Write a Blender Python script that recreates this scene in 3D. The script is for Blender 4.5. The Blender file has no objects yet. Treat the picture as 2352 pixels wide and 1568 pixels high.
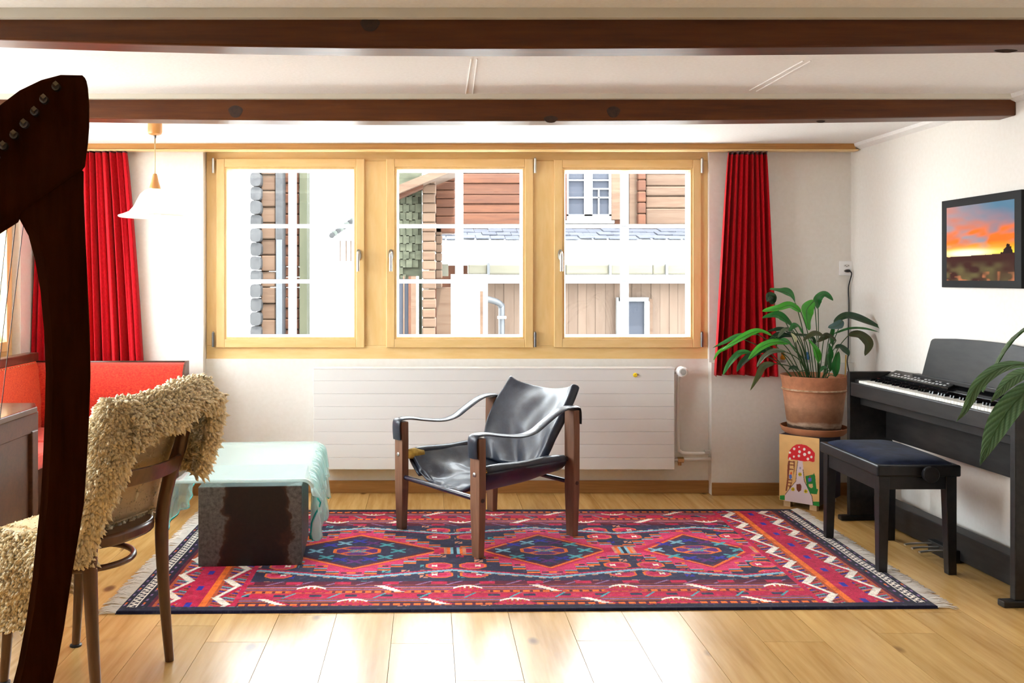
import bpy, bmesh, math, random
import numpy as np
from mathutils import Vector, Matrix, noise as mnoise

random.seed(7)
RNG = np.random.default_rng(7)
SC = bpy.context.scene
COL = SC.collection
PI = math.pi

# ------------------------------------------------------------------ camera
F, CX, CY, H = 2100.0, 985.0, 640.0, 1.335      # focal px, vanishing point, eye height
cam_d = bpy.data.cameras.new('camera')
cam = bpy.data.objects.new('camera', cam_d)
COL.objects.link(cam)
cam.location = (0, 0, H)
cam.rotation_euler = (PI / 2, 0, 0)
cam_d.sensor_width = 36.0
cam_d.lens = F / 2352.0 * 36.0
cam_d.shift_x = (1176 - CX) / 2352.0
cam_d.shift_y = -(784 - CY) / 2352.0
cam_d.clip_start = 0.05
SC.camera = cam

# ------------------------------------------------------------------ sky, sun, exposure
SKY = 16.0
world = bpy.data.worlds.new('sky')
SC.world = world
world.use_nodes = True
bg = world.node_tree.nodes['Background']
bg.inputs[0].default_value = (0.90, 0.95, 1.0, 1)
bg.inputs[1].default_value = SKY
sun_d = bpy.data.lights.new('sun', 'SUN')
sun = bpy.data.objects.new('sun', sun_d)
COL.objects.link(sun)
sun_d.energy = 14.0
sun_d.color = (1.0, 0.96, 0.9)
sun_d.angle = 0.01
sun.rotation_euler = Vector((-0.15, 0.40, -0.90)).to_track_quat('-Z', 'Y').to_euler()
sun.location = (3, -6, 12)

vs = SC.view_settings
vs.view_transform = 'Standard'
vs.look = 'None'
vs.gamma = 1.0
vs.use_curve_mapping = False
vs.exposure = 0.85
try:
    SC.cycles.sample_clamp_indirect = 12.0
    SC.cycles.max_bounces = 10
    SC.cycles.diffuse_bounces = 6
    SC.cycles.transparent_max_bounces = 16
    SC.cycles.caustics_reflective = False
    SC.cycles.caustics_refractive = False
except Exception:
    pass


def portal(loc, rot, sx, sy):
    d = bpy.data.lights.new('window_portal', 'AREA')
    d.shape = 'RECTANGLE'
    d.size, d.size_y = sx, sy
    d.cycles.is_portal = True
    o = bpy.data.objects.new('window_portal', d)
    COL.objects.link(o)
    o.location = loc
    o.rotation_euler = rot


# ------------------------------------------------------------------ helpers
def P(px, py, Y):
    """the point at distance Y seen at pixel (px, py)"""
    return Vector(((px - CX) * Y / F, Y, H - (py - CY) * Y / F))


def G(px, py, z=0.0):
    """the point at height z (floor, table top...) seen at pixel (px, py)"""
    Y = (H - z) * F / (py - CY)
    return Vector(((px - CX) * Y / F, Y, z))


def lin(r, g, b):
    def f(c):
        c /= 255.0
        return c / 12.92 if c <= 0.04045 else ((c + 0.055) / 1.055) ** 2.4
    return (f(r), f(g), f(b))


WLOC = {}


class MB:
    def __init__(s):
        s.v, s.f = [], []

    def add(s, vs_, fs_):
        n = len(s.v)
        s.v += [tuple(q) for q in vs_]
        s.f += [tuple(i + n for i in q) for q in fs_]
        return s

    def box(s, x0, x1, y0, y1, z0, z1, M=None):
        vs_ = [Vector((x, y, z)) for z in (z0, z1) for y in (y0, y1) for x in (x0, x1)]
        if M is not None:
            vs_ = [M @ q for q in vs_]
        return s.add(vs_, [(0, 2, 3, 1), (4, 5, 7, 6), (0, 1, 5, 4), (2, 6, 7, 3), (0, 4, 6, 2), (1, 3, 7, 5)])

    def hexa(s, bot, top):
        """eight corners: bot 4 and top 4, counter-clockwise from above"""
        return s.add(list(bot) + list(top), [(3, 2, 1, 0), (4, 5, 6, 7), (0, 1, 5, 4), (1, 2, 6, 5), (2, 3, 7, 6), (3, 0, 4, 7)])

    def prism(s, pts, off):
        """outline pts (3d) extruded by the vector off"""
        n = len(pts)
        a = [Vector(p) for p in pts]
        b = [p + Vector(off) for p in a]
        fs_ = [tuple(range(n))[::-1], tuple(range(n, 2 * n))]
        fs_ += [(i, (i + 1) % n, n + (i + 1) % n, n + i) for i in range(n)]
        return s.add(a + b, fs_)

    def tube(s, path, r, n=10, cap=True, flat=None, up=None):
        """swept ellipse along path; r float or list; flat = ratio of second radius"""
        path = [Vector(p) for p in path]
        m = len(path)
        rr = r if isinstance(r, (list, tuple)) else [r] * m
        up = Vector(up) if up is not None else None
        base = len(s.v)
        prev = None
        for i, p in enumerate(path):
            t = (path[min(i + 1, m - 1)] - path[max(i - 1, 0)])
            t = t.normalized() if t.length > 1e-9 else Vector((0, 0, 1))
            if up is not None:
                a = up - t * up.dot(t)
            elif prev is None:
                ref = Vector((0, 0, 1)) if abs(t.z) < 0.9 else Vector((1, 0, 0))
                a = ref - t * ref.dot(t)
            else:
                a = prev - t * prev.dot(t)
            a.normalize()
            prev = a
            b = t.cross(a)
            k = flat if flat is not None else 1.0
            for j in range(n):
                th = 2 * PI * j / n
                s.v.append(tuple(p + a * (math.cos(th) * rr[i] * k) + b * (math.sin(th) * rr[i])))
        for i in range(m - 1):
            for j in range(n):
                j2 = (j + 1) % n
                s.f.append((base + i * n + j, base + i * n + j2, base + (i + 1) * n + j2, base + (i + 1) * n + j))
        if cap:
            s.f.append(tuple(base + j for j in range(n))[::-1])
            s.f.append(tuple(base + (m - 1) * n + j for j in range(n)))
        return s

    def lathe(s, prof, c, n=32, closed=False):
        """profile of (radius, z) turned about a vertical axis at c"""
        base = len(s.v)
        for r, z in prof:
            for j in range(n):
                th = 2 * PI * j / n
                s.v.append((c[0] + r * math.cos(th), c[1] + r * math.sin(th), c[2] + z))
        m = len(prof)
        for i in range(m - 1):
            for j in range(n):
                j2 = (j + 1) % n
                s.f.append((base + i * n + j, base + i * n + j2, base + (i + 1) * n + j2, base + (i + 1) * n + j))
        if prof[0][0] > 1e-6:
            s.f.append(tuple(base + j for j in range(n))[::-1])
        if prof[-1][0] > 1e-6:
            s.f.append(tuple(base + (m - 1) * n + j for j in range(n)))
        return s

    def grid(s, fn, nu, nv):
        base = len(s.v)
        for i in range(nu + 1):
            for j in range(nv + 1):
                s.v.append(tuple(fn(i / nu, j / nv)))
        w = nv + 1
        for i in range(nu):
            for j in range(nv):
                a = base + i * w + j
                s.f.append((a, a + w, a + w + 1, a + 1))
        return s


def frame_M(origin, xa, ya):
    """matrix with given horizontal axes"""
    xa, ya = Vector(xa).normalized(), Vector(ya).normalized()
    za = xa.cross(ya)
    M = Matrix((xa, ya, za)).transposed().to_4x4()
    M.translation = Vector(origin)
    return M


def obj(name, mb, mat, parent=None, smooth=False, bevel=0.0, solid=0.0, sub=0, loc=None, seg=2, auto=None):
    """one mesh object; top-level ones get their origin at loc"""
    me = bpy.data.meshes.new(name)
    vs_ = mb.v
    if loc is not None:
        vs_ = [(q[0] - loc[0], q[1] - loc[1], q[2] - loc[2]) for q in vs_]
    me.from_pydata(vs_, [], mb.f)
    me.validate()
    me.update()
    o = bpy.data.objects.new(name, me)
    COL.objects.link(o)
    if mat is not None:
        me.materials.append(mat)
    if smooth:
        me.polygons.foreach_set('use_smooth', [True] * len(me.polygons))
        if auto:
            me.set_sharp_from_angle(angle=math.radians(auto))
    if bevel:
        b = o.modifiers.new('bevel', 'BEVEL')
        b.width, b.segments, b.limit_method, b.angle_limit = bevel, seg, 'ANGLE', math.radians(40)
    if solid:
        m = o.modifiers.new('solid', 'SOLIDIFY')
        m.thickness, m.offset = solid, 0.0
    if sub:
        m = o.modifiers.new('sub', 'SUBSURF')
        m.levels = m.render_levels = sub
    if loc is not None:
        o.location = loc
        WLOC[o.name] = Vector(loc)
    put(o, parent)
    return o


def put(o, parent):
    if parent is not None:
        o.parent = parent
        if parent.name in WLOC:
            o.matrix_parent_inverse = Matrix.Translation(-WLOC[parent.name])
    return o


def inst(src, name, loc, parent, rot=None, scale=None):
    """another object on the mesh data of src"""
    o = bpy.data.objects.new(name, src.data)
    COL.objects.link(o)
    o.location = loc
    if rot:
        o.rotation_euler = rot
    if scale:
        o.scale = scale
    put(o, parent)
    return o


def thing(name, label, cat, loc, group=None, kind=None):
    o = bpy.data.objects.new(name, None)
    COL.objects.link(o)
    o.location = loc
    o.empty_display_size = 0.1
    WLOC[o.name] = Vector(loc)
    tag(o, label, cat, group, kind)
    return o


def tag(o, label=None, cat=None, group=None, kind=None):
    if label: o['label'] = label
    if cat: o['category'] = cat
    if group: o['group'] = group
    if kind: o['kind'] = kind
    return o


def catmull(pts, n=8):
    pts = [Vector(p) for p in pts]
    out = []
    for i in range(len(pts) - 1):
        p0, p1, p2, p3 = pts[max(i - 1, 0)], pts[i], pts[i + 1], pts[min(i + 2, len(pts) - 1)]
        for k in range(n):
            t = k / n
            out.append(0.5 * ((2 * p1) + (p2 - p0) * t + (2 * p0 - 5 * p1 + 4 * p2 - p3) * t * t + (3 * p1 - p0 - 3 * p2 + p3) * t ** 3))
    out.append(pts[-1])
    return out


# ------------------------------------------------------------------ materials
def new_mat(name):
    m = bpy.data.materials.new(name)
    m.use_nodes = True
    nt = m.node_tree
    return m, nt, nt.nodes['Principled BSDF']


def mat(name, col, rough=0.5, metal=0.0, spec=0.5, coat=0.0, sheen=0.0, emit=None, trans=0.0, sub=0.0):
    m, nt, b = new_mat(name)
    b.inputs['Base Color'].default_value = (*col, 1)
    b.inputs['Roughness'].default_value = rough
    b.inputs['Metallic'].default_value = metal
    b.inputs['Specular IOR Level'].default_value = spec
    b.inputs['Coat Weight'].default_value = coat
    b.inputs['Coat Roughness'].default_value = 0.15
    b.inputs['Sheen Weight'].default_value = sheen
    b.inputs['Transmission Weight'].default_value = trans
    if sub:
        b.inputs['Subsurface Weight'].default_value = sub
        b.inputs['Subsurface Radius'].default_value = (0.02, 0.02, 0.02)
    if emit:
        b.inputs['Emission Color'].default_value = (*emit[0], 1)
        b.inputs['Emission Strength'].default_value = emit[1]
    return m


def texco(nt, scale=(1, 1, 1), rand=0.0, rot=(0, 0, 0)):
    tc = nt.nodes.new('ShaderNodeTexCoord')
    mp = nt.nodes.new('ShaderNodeMapping')
    mp.inputs['Scale'].default_value = scale
    mp.inputs['Rotation'].default_value = rot
    nt.links.new(tc.outputs['Object'], mp.inputs['Vector'])
    if rand:
        oi = nt.nodes.new('ShaderNodeObjectInfo')
        mu = nt.nodes.new('ShaderNodeMath')
        mu.operation = 'MULTIPLY'
        mu.inputs[1].default_value = rand
        cb = nt.nodes.new('ShaderNodeCombineXYZ')
        nt.links.new(oi.outputs['Random'], mu.inputs[0])
        for i in range(3):
            nt.links.new(mu.outputs[0], cb.inputs[i])
        nt.links.new(cb.outputs[0], mp.inputs['Location'])
    return mp


def noise(nt, vec, scale=5, detail=4, rough=0.55, dist=0.0):
    n = nt.nodes.new('ShaderNodeTexNoise')
    n.inputs['Scale'].default_value = scale
    n.inputs['Detail'].default_value = detail
    n.inputs['Roughness'].default_value = rough
    n.inputs['Distortion'].default_value = dist
    nt.links.new(vec.outputs[0], n.inputs['Vector'])
    return n


def ramp(nt, src, stops):
    r = nt.nodes.new('ShaderNodeValToRGB')
    e = r.color_ramp.elements
    e[0].position, e[0].color = stops[0][0], (*stops[0][1], 1)
    e[1].position, e[1].color = stops[-1][0], (*stops[-1][1], 1)
    for p, c in stops[1:-1]:
        k = e.new(p)
        k.color = (*c, 1)
    nt.links.new(src, r.inputs['Fac'])
    return r


def mixc(nt, fac, a, b, mode='MIX'):
    m = nt.nodes.new('ShaderNodeMix')
    m.data_type, m.blend_type = 'RGBA', mode
    if isinstance(fac, (int, float)):
        m.inputs['Factor'].default_value = fac
    else:
        nt.links.new(fac, m.inputs['Factor'])
    for k, v in ((6, a), (7, b)):
        if isinstance(v, tuple):
            m.inputs[k].default_value = (*v, 1)
        else:
            nt.links.new(v, m.inputs[k])
    return m.outputs[2]


def bump(nt, b, src, strength=0.3, dist=0.01):
    n = nt.nodes.new('ShaderNodeBump')
    n.inputs['Strength'].default_value = strength
    n.inputs['Distance'].default_value = dist
    nt.links.new(src, n.inputs['Height'])
    nt.links.new(n.outputs[0], b.inputs['Normal'])


def mat_noise(name, c1, c2, scale=(8, 8, 8), rough=0.6, bstr=0.0, bdist=0.003, detail=5, spec=0.5, rand=0.0, lo=0.35, hi=0.65, sheen=0.0, bscale=None, metal=0.0, coat=0.0):
    m, nt, b = new_mat(name)
    v = texco(nt, scale, rand)
    n = noise(nt, v, 1.0, detail)
    r = ramp(nt, n.outputs['Fac'], [(lo, c1), (hi, c2)])
    nt.links.new(r.outputs[0], b.inputs['Base Color'])
    b.inputs['Roughness'].default_value = rough
    b.inputs['Specular IOR Level'].default_value = spec
    b.inputs['Sheen Weight'].default_value = sheen
    b.inputs['Metallic'].default_value = metal
    b.inputs['Coat Weight'].default_value = coat
    if bstr:
        if bscale:
            n = noise(nt, texco(nt, bscale, rand), 1.0, 3)
        bump(nt, b, n.outputs['Fac'], bstr, bdist)
    return m


def mat_wood(name, dark, mid, light, grain=(2, 30, 30), rough=0.4, coat=0.0, rand=0.0, knots=None, bstr=0.08, spec=0.5, tint=0.0, ring=0.6):
    """long grain (low scale = along), soft rings, optional knots"""
    m, nt, b = new_mat(name)
    v = texco(nt, grain, rand)
    n1 = noise(nt, v, 1.0, 6, 0.6, ring)
    v2 = texco(nt, tuple(g * 5 for g in grain), rand)
    n2 = noise(nt, v2, 1.0, 3, 0.6)
    r = ramp(nt, n1.outputs['Fac'], [(0.28, dark), (0.5, mid), (0.72, light)])
    c = mixc(nt, 0.35, r.outputs[0], ramp(nt, n2.outputs['Fac'], [(0.35, dark), (0.65, light)]).outputs[0])
    if tint:
        oi = nt.nodes.new('ShaderNodeObjectInfo')
        rr = ramp(nt, oi.outputs['Random'], [(0.0, (1 - tint,) * 3), (1.0, (1 + tint * 0.4,) * 3)])
        c = mixc(nt, 1.0, c, rr.outputs[0], 'MULTIPLY')
    if knots:
        vk = texco(nt, knots[0], rand * 0.7)
        vo = nt.nodes.new('ShaderNodeTexVoronoi')
        vo.inputs['Scale'].default_value = 1.0
        nt.links.new(vk.outputs[0], vo.inputs['Vector'])
        kk = ramp(nt, vo.outputs['Distance'], [(0.0, (1, 1, 1)), (knots[1] * 0.55, (0.8, 0.8, 0.8)), (knots[1], (0, 0, 0))])
        c = mixc(nt, kk.outputs[0], c, knots[2])
    nt.links.new(c, b.inputs['Base Color'])
    b.inputs['Roughness'].default_value = rough
    b.inputs['Coat Weight'].default_value = coat
    b.inputs['Coat Roughness'].default_value = 0.2
    b.inputs['Specular IOR Level'].default_value = spec
    if bstr:
        bump(nt, b, n2.outputs['Fac'], bstr, 0.002)
    return m


def mat_vcol(name, rough=0.8, spec=0.3, sheen=0.0, fine=None, coat=0.0):
    m, nt, b = new_mat(name)
    a = nt.nodes.new('ShaderNodeVertexColor')
    a.layer_name = 'paint'
    c = a.outputs['Color']
    if fine:
        n = noise(nt, texco(nt, fine[0]), 1.0, 3, 0.7)
        rr = ramp(nt, n.outputs['Fac'], [(0.25, (fine[1],) * 3), (0.75, (2 - fine[1],) * 3)])
        c = mixc(nt, 1.0, c, rr.outputs[0], 'MULTIPLY')
        bump(nt, b, n.outputs['Fac'], 0.25, 0.003)
    nt.links.new(c, b.inputs['Base Color'])
    b.inputs['Roughness'].default_value = rough
    b.inputs['Specular IOR Level'].default_value = spec
    b.inputs['Sheen Weight'].default_value = sheen
    b.inputs['Coat Weight'].default_value = coat
    return m


def mat_glass_pane(name):
    m = bpy.data.materials.new(name)
    m.use_nodes = True
    nt = m.node_tree
    nt.nodes.remove(nt.nodes['Principled BSDF'])
    out = nt.nodes['Material Output']
    t = nt.nodes.new('ShaderNodeBsdfTransparent')
    t.inputs[0].default_value = (0.97, 0.985, 0.98, 1)
    g = nt.nodes.new('ShaderNodeBsdfGlossy')
    g.inputs['Roughness'].default_value = 0.02
    lw = nt.nodes.new('ShaderNodeLayerWeight')
    pw = nt.nodes.new('ShaderNodeMath')
    pw.operation = 'POWER'
    pw.inputs[1].default_value = 5.0
    nt.links.new(lw.outputs['Facing'], pw.inputs[0])
    fr = nt.nodes.new('ShaderNodeMath')
    fr.operation = 'MULTIPLY_ADD'
    fr.inputs[1].default_value = 0.7
    fr.inputs[2].default_value = 0.03
    nt.links.new(pw.outputs[0], fr.inputs[0])
    mx = nt.nodes.new('ShaderNodeMixShader')
    nt.links.new(fr.outputs[0], mx.inputs[0])
    nt.links.new(t.outputs[0], mx.inputs[1])
    nt.links.new(g.outputs[0], mx.inputs[2])
    nt.links.new(mx.outputs[0], out.inputs[0])
    return m


def paint_mesh(o, cols):
    """cols: (nverts, 3) linear colours"""
    a = o.data.color_attributes.new('paint', 'FLOAT_COLOR', 'POINT')
    full = np.ones((len(cols), 4), np.float32)
    full[:, :3] = cols
    a.data.foreach_set('color', full.ravel())


def grid_mesh(name, xs, ys, fn, mat_, parent=None, loc=None):
    """regular grid built with numpy; fn maps arrays (u, v) to an (n, 3) array"""
    U, V = np.meshgrid(xs, ys, indexing='ij')
    co = fn(U.ravel(), V.ravel()).astype(np.float64)
    if loc is not None:
        co = co - np.array(loc)
    nu, nv = len(xs), len(ys)
    i, j = np.meshgrid(np.arange(nu - 1), np.arange(nv - 1), indexing='ij')
    a = (i * nv + j).ravel()
    fs_ = np.stack([a, a + nv, a + nv + 1, a + 1], 1)
    me = bpy.data.meshes.new(name)
    me.vertices.add(len(co))
    me.vertices.foreach_set('co', co.ravel())
    me.loops.add(fs_.size)
    me.loops.foreach_set('vertex_index', fs_.ravel().astype(np.int32))
    me.polygons.add(len(fs_))
    me.polygons.foreach_set('loop_start', np.arange(0, fs_.size, 4, dtype=np.int32))
    me.polygons.foreach_set('loop_total', np.full(len(fs_), 4, np.int32))
    me.update(calc_edges=True)
    me.polygons.foreach_set('use_smooth', np.ones(len(fs_), bool))
    me.materials.append(mat_)
    o = bpy.data.objects.new(name, me)
    COL.objects.link(o)
    if loc is not None:
        o.location = loc
        WLOC[o.name] = Vector(loc)
    put(o, parent)
    return o, U.ravel(), V.ravel()


def inpoly(x, y, poly):
    r = np.zeros(x.shape, bool)
    n = len(poly)
    for i in range(n):
        x0, y0 = poly[i]
        x1, y1 = poly[(i + 1) % n]
        if y0 == y1:
            continue
        c = ((y0 > y) != (y1 > y)) & (x < (x1 - x0) * (y - y0) / (y1 - y0) + x0)
        r ^= c
    return r


def nearline(x, y, pts, w):
    r = np.zeros(x.shape, bool)
    for (x0, y0), (x1, y1) in zip(pts[:-1], pts[1:]):
        dx, dy = x1 - x0, y1 - y0
        L = dx * dx + dy * dy + 1e-12
        t = np.clip(((x - x0) * dx + (y - y0) * dy) / L, 0, 1)
        r |= (x - x0 - t * dx) ** 2 + (y - y0 - t * dy) ** 2 < w * w
    return r


def vnoise(x, y, seed=0):
    """smooth value noise on arrays"""
    rs = np.random.default_rng(seed)
    T = rs.random((64, 64))
    xi, yi = np.floor(x).astype(int), np.floor(y).astype(int)
    fx, fy = x - xi, y - yi
    fx, fy = fx * fx * (3 - 2 * fx), fy * fy * (3 - 2 * fy)
    g = lambda a, b: T[a % 64, b % 64]
    return (g(xi, yi) * (1 - fx) + g(xi + 1, yi) * fx) * (1 - fy) + (g(xi, yi + 1) * (1 - fx) + g(xi + 1, yi + 1) * fx) * fy

# ------------------------------------------------------------------ palette
M = {}
M['wall'] = mat_noise('plaster_wall', (0.765, 0.735, 0.69), (0.79, 0.765, 0.725), (50, 50, 50), 0.9, 0.10, 0.0015, 4, 0.2)
M['ceiling'] = mat_noise('ceiling_plaster', (0.82, 0.81, 0.80), (0.86, 0.855, 0.85), (70, 70, 70), 0.85, 0.35, 0.003, 5, 0.2)
M['white'] = mat('white_paint', (0.88, 0.88, 0.88), 0.35)
M['batten'] = mat('cream_batten', (0.74, 0.71, 0.64), 0.5)
M['rad'] = mat('radiator_enamel', (0.80, 0.80, 0.79), 0.3)
M['pine'] = mat_wood('window_pine', (0.72, 0.47, 0.18), (0.79, 0.55, 0.245), (0.84, 0.61, 0.31), (6, 6, 1.2), 0.35, 0.15, 2.0, None, 0.04)
M['pine_h'] = mat_wood('window_pine_rail', (0.72, 0.47, 0.18), (0.79, 0.55, 0.245), (0.84, 0.61, 0.31), (1.2, 6, 6), 0.35, 0.15, 2.0, None, 0.04)
M['rail'] = mat_wood('ceiling_rail_pine', (0.36, 0.15, 0.03), (0.50, 0.24, 0.06), (0.60, 0.32, 0.10), (1.0, 30, 40), 0.4, 0.1, 0, ((1.3, 9, 9), 0.07, (0.12, 0.04, 0.012)))
M['beam'] = mat_wood('beam_stained', (0.055, 0.0125, 0.0022), (0.105, 0.027, 0.0045), (0.155, 0.045, 0.008), (0.8, 14, 10), 0.40, 0.0, 3.0, None, 0.12, 0.35)
M['knot'] = mat_noise('beam_knot', (0.02, 0.008, 0.005), (0.05, 0.02, 0.01), (60, 60, 60), 0.6)
M['oak'] = mat_wood('oak_plank', (0.44, 0.23, 0.065), (0.62, 0.375, 0.13), (0.72, 0.47, 0.19), (7, 0.55, 7), 0.27, 0.0, 9.0, ((4.6, 2.6, 4.6), 0.135, (0.13, 0.06, 0.025)), 0.05, 0.6, 0.12, 1.2)
M['skirting'] = mat_wood('skirting_oak', (0.26, 0.11, 0.03), (0.37, 0.17, 0.05), (0.44, 0.22, 0.07), (1.2, 25, 25), 0.4, 0.1, 2.0)
M['subfloor'] = mat('subfloor', (0.10, 0.06, 0.03), 0.9)
M['steel'] = mat('brushed_steel', (0.62, 0.62, 0.60), 0.28, 1.0)
M['darksteel'] = mat('dark_steel', (0.20, 0.20, 0.21), 0.35, 1.0)
M['pane'] = mat_glass_pane('window_glass')
M['black'] = mat('black_plastic', (0.012, 0.012, 0.013), 0.4)
M['yellow'] = mat('yellow_plastic', (0.85, 0.62, 0.02), 0.5)

def mat_bars(name):  # translucent mix makes the bars glow white, imitating glare around them
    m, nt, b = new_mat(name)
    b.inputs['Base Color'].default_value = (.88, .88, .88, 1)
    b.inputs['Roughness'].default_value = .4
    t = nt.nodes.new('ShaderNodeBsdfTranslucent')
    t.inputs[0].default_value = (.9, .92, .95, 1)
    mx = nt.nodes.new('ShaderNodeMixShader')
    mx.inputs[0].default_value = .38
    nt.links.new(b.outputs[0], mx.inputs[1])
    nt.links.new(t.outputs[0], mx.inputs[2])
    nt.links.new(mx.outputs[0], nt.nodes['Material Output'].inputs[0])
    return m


M['bar'] = mat_bars('white_bar_glare')
XL, XR, YU, YF, YN, YB, ZC = -2.42, 2.627, 5.69, 5.645, 5.71, -1.6, 2.158
NX0, NX1 = -1.394, 1.745                # window niche
WZ0, WZ1 = 0.835, 2.126


def structure(o, label=None):
    o['kind'] = 'structure'
    if label: o['label'] = label
    return o


# ------------------------------------------------------------------ floor: every oak plank on its own
fl = structure(obj('floor', MB().box(XL - .3, XR + .3, YB - .3, 6.05, -.12, -.016), M['subfloor'], loc=(0, 2, -.12)), 'floor of wide pale oak planks running towards the window')
PW = 0.228
plank_cache = {}
k0 = math.floor((XL - 0.317) / PW)
for c in range(k0, k0 + 24):
    x0 = 0.317 + c * PW
    x1 = x0 + PW
    a, b = max(x0, XL), min(x1, XR)
    if b - a < 0.02:
        continue
    y = YB
    step = 0
    rs = random.Random(c * 13 + 5)
    y_next = YB + rs.uniform(0.5, 2.0)
    while y < YN:
        ye = min(y_next, YN)
        if YN - ye < 0.35:
            ye = YN
        o = obj('plank', MB().box(a + .0009 - (a + b) / 2, b - .0009 - (a + b) / 2, -(ye - y) / 2 + .0009, (ye - y) / 2 - .0009, -.016, 0), M['oak'], None, bevel=0.0)
        o.location = ((a + b) / 2, (y + ye) / 2, 0)
        put(o, fl)
        y = ye
        y_next = y + rs.choice((1.8, 2.0, 2.2))

# ------------------------------------------------------------------ walls
w = MB()
w.box(XL - .3, NX0, YF, 6.05, -.1, ZC + .2)
w.box(NX1, XR + .3, YU, 6.05, 0.817, ZC + .2).box(NX1, XR + .3, YF, 6.05, -.1, 0.817)
w.box(NX0, NX1, YN, 6.05, -.1, WZ0).box(NX0, NX1, YN, 6.05, WZ1, ZC + .2)
structure(obj('wall_front', w, M['wall'], loc=(0, 5.8, 0)), 'cream plaster wall around the row of windows')
LW0, LW1 = 3.72, 5.42
LB0, LB1 = 2.35, 3.45                     # unseen side-wall window, added to brighten the room
w = MB()
w.box(XL - .3, XL, YB - .3, LB0, -.1, ZC + .2).box(XL - .3, XL, LB1, LW0, -.1, ZC + .2)
w.box(XL - .3, XL, LB0, LB1, -.1, WZ0).box(XL - .3, XL, LB0, LB1, WZ1, ZC + .2)
w.box(XL - .3, XL, LW0 - .001, LW0, -.1, ZC + .2).box(XL - .3, XL, LW1, 6.05, -.1, ZC + .2)
w.box(XL - .3, XL, LW0, LW1, -.1, WZ0 + .03).box(XL - .3, XL, LW0, LW1, WZ1, ZC + .2)
structure(obj('wall_left', w, M['wall'], loc=(XL, 2, 0)), 'cream side wall behind the corner bench')
structure(obj('wall_right', MB().box(XR, XR + .3, YB - .3, 6.05, -.1, ZC + .2), M['wall'], loc=(XR, 2, 0)), 'cream wall behind the piano')
structure(obj('wall_rear', MB().box(XL - .3, XR + .3, YB - .3, YB, -.1, ZC + .2), M['wall'], loc=(0, YB, 0)), 'plain wall behind the viewer')
ce = structure(obj('ceiling', MB().box(XL - .5, XR + .5, YB - 1.7, 6.35, ZC, ZC + .25), M['ceiling'], loc=(0, 2, ZC)), 'white textured ceiling panels between the beams')  # unseen rear overhang added to block sun at the back


def bend1(x):                          # the old beams bow a little
    return 0.020 * (min(x, .1) - .1) ** 2 / 1.5 + 0.004 * max(x - .1, 0) ** 2


def bend2(x):
    return 0.0042 * (x - 0.2) ** 2


def bent_bar(x0, x1, y0, y1, z0, z1, fn, n=14, cham=0.0):
    m = MB()
    rows = []
    for i in range(n + 1):
        x = x0 + (x1 - x0) * i / n
        d = fn(x)
        rows.append([(x, y0, z0 + d), (x, y1, z0 + d), (x, y1, z1), (x, y0, z1)])
    m.v = [q for r in rows for q in r]
    for i in range(n):
        for j in range(4):
            a, b = i * 4 + j, i * 4 + (j + 1) % 4
            m.f.append((a, a + 4, b + 4, b))
    m.f += [(0, 1, 2, 3), tuple(n * 4 + q for q in (3, 2, 1, 0))]
    return m


for fn, ya, yb, nm, xr in ((bend1, 2.80, 2.905, 'near', XR), (bend2, 4.09, 4.208, 'far', XR)):
    b = obj('ceiling_beam', bent_bar(XL, xr, ya, yb, 2.04, ZC + .02, fn), M['beam'], bevel=0.006, loc=(0, ya, 2.04))
    structure(b, 'dark brown stained timber beam nearest the viewer' if nm == 'near' else 'lighter brown timber beam closer to the window')
    t = obj('trim_1' if nm == 'near' else 'trim_2', bent_bar(XL, xr, ya - .024, ya, ZC - (.030 if nm == 'near' else .022), ZC + .02, lambda x: 0, 2), M['batten'], loc=(0, ya, ZC))
    structure(t, 'thin painted batten along the ceiling beam')
    t2 = obj('trim_3' if nm == 'near' else 'trim_4', bent_bar(XL, xr, yb, yb + .024, ZC - .022, ZC + .02, lambda x: 0, 2), M['batten'], loc=(0, ya, ZC))
    structure(t2, 'thin painted batten on the window side of a beam')
    # knots: dark flush ovals with a slightly raised rim
    kn = ((850, 56, 22, 16), (326, 32, 17, 6), (2310, 117, 26, 4)) if nm == 'near' else ((541, 256, 16, 14), (1265, 274, 16, 8), (1409, 257, 15, 13), (1885, 279, 10, 3))
    for px, py, rx, ry in kn:
        q = P(px, py, ya)
        k = MB()
        ring = [(q.x + rx * ya / F * math.cos(t_) * (1 + .12 * math.sin(3 * t_)), ya - .0015, q.z + ry * ya / F * math.sin(t_)) for t_ in [2 * PI * i / 18 for i in range(18)]]
        k.prism(ring, (0, .004, 0))
        obj('knot', k, M['knot'], b)
# faint raised seams in the ceiling skim
for (x0, y0), (x1, y1) in (((1083, 135), (1070, 215)), ((1096, 135), (1086, 215)), ((1862, 139), (1738, 209)), ((1845, 139), (1722, 207))):
    a, b_ = [Vector(((px - CX) * Y / F, Y, ZC)) for px, py in ((x0, y0), (x1, y1)) for Y in [(ZC - H) * F / (CY - py)]]
    a.y = max(a.y, 2.94)
    obj('plaster_seam', MB().tube([a, b_], 0.0035, 6), M['ceiling'], ce)

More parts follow.
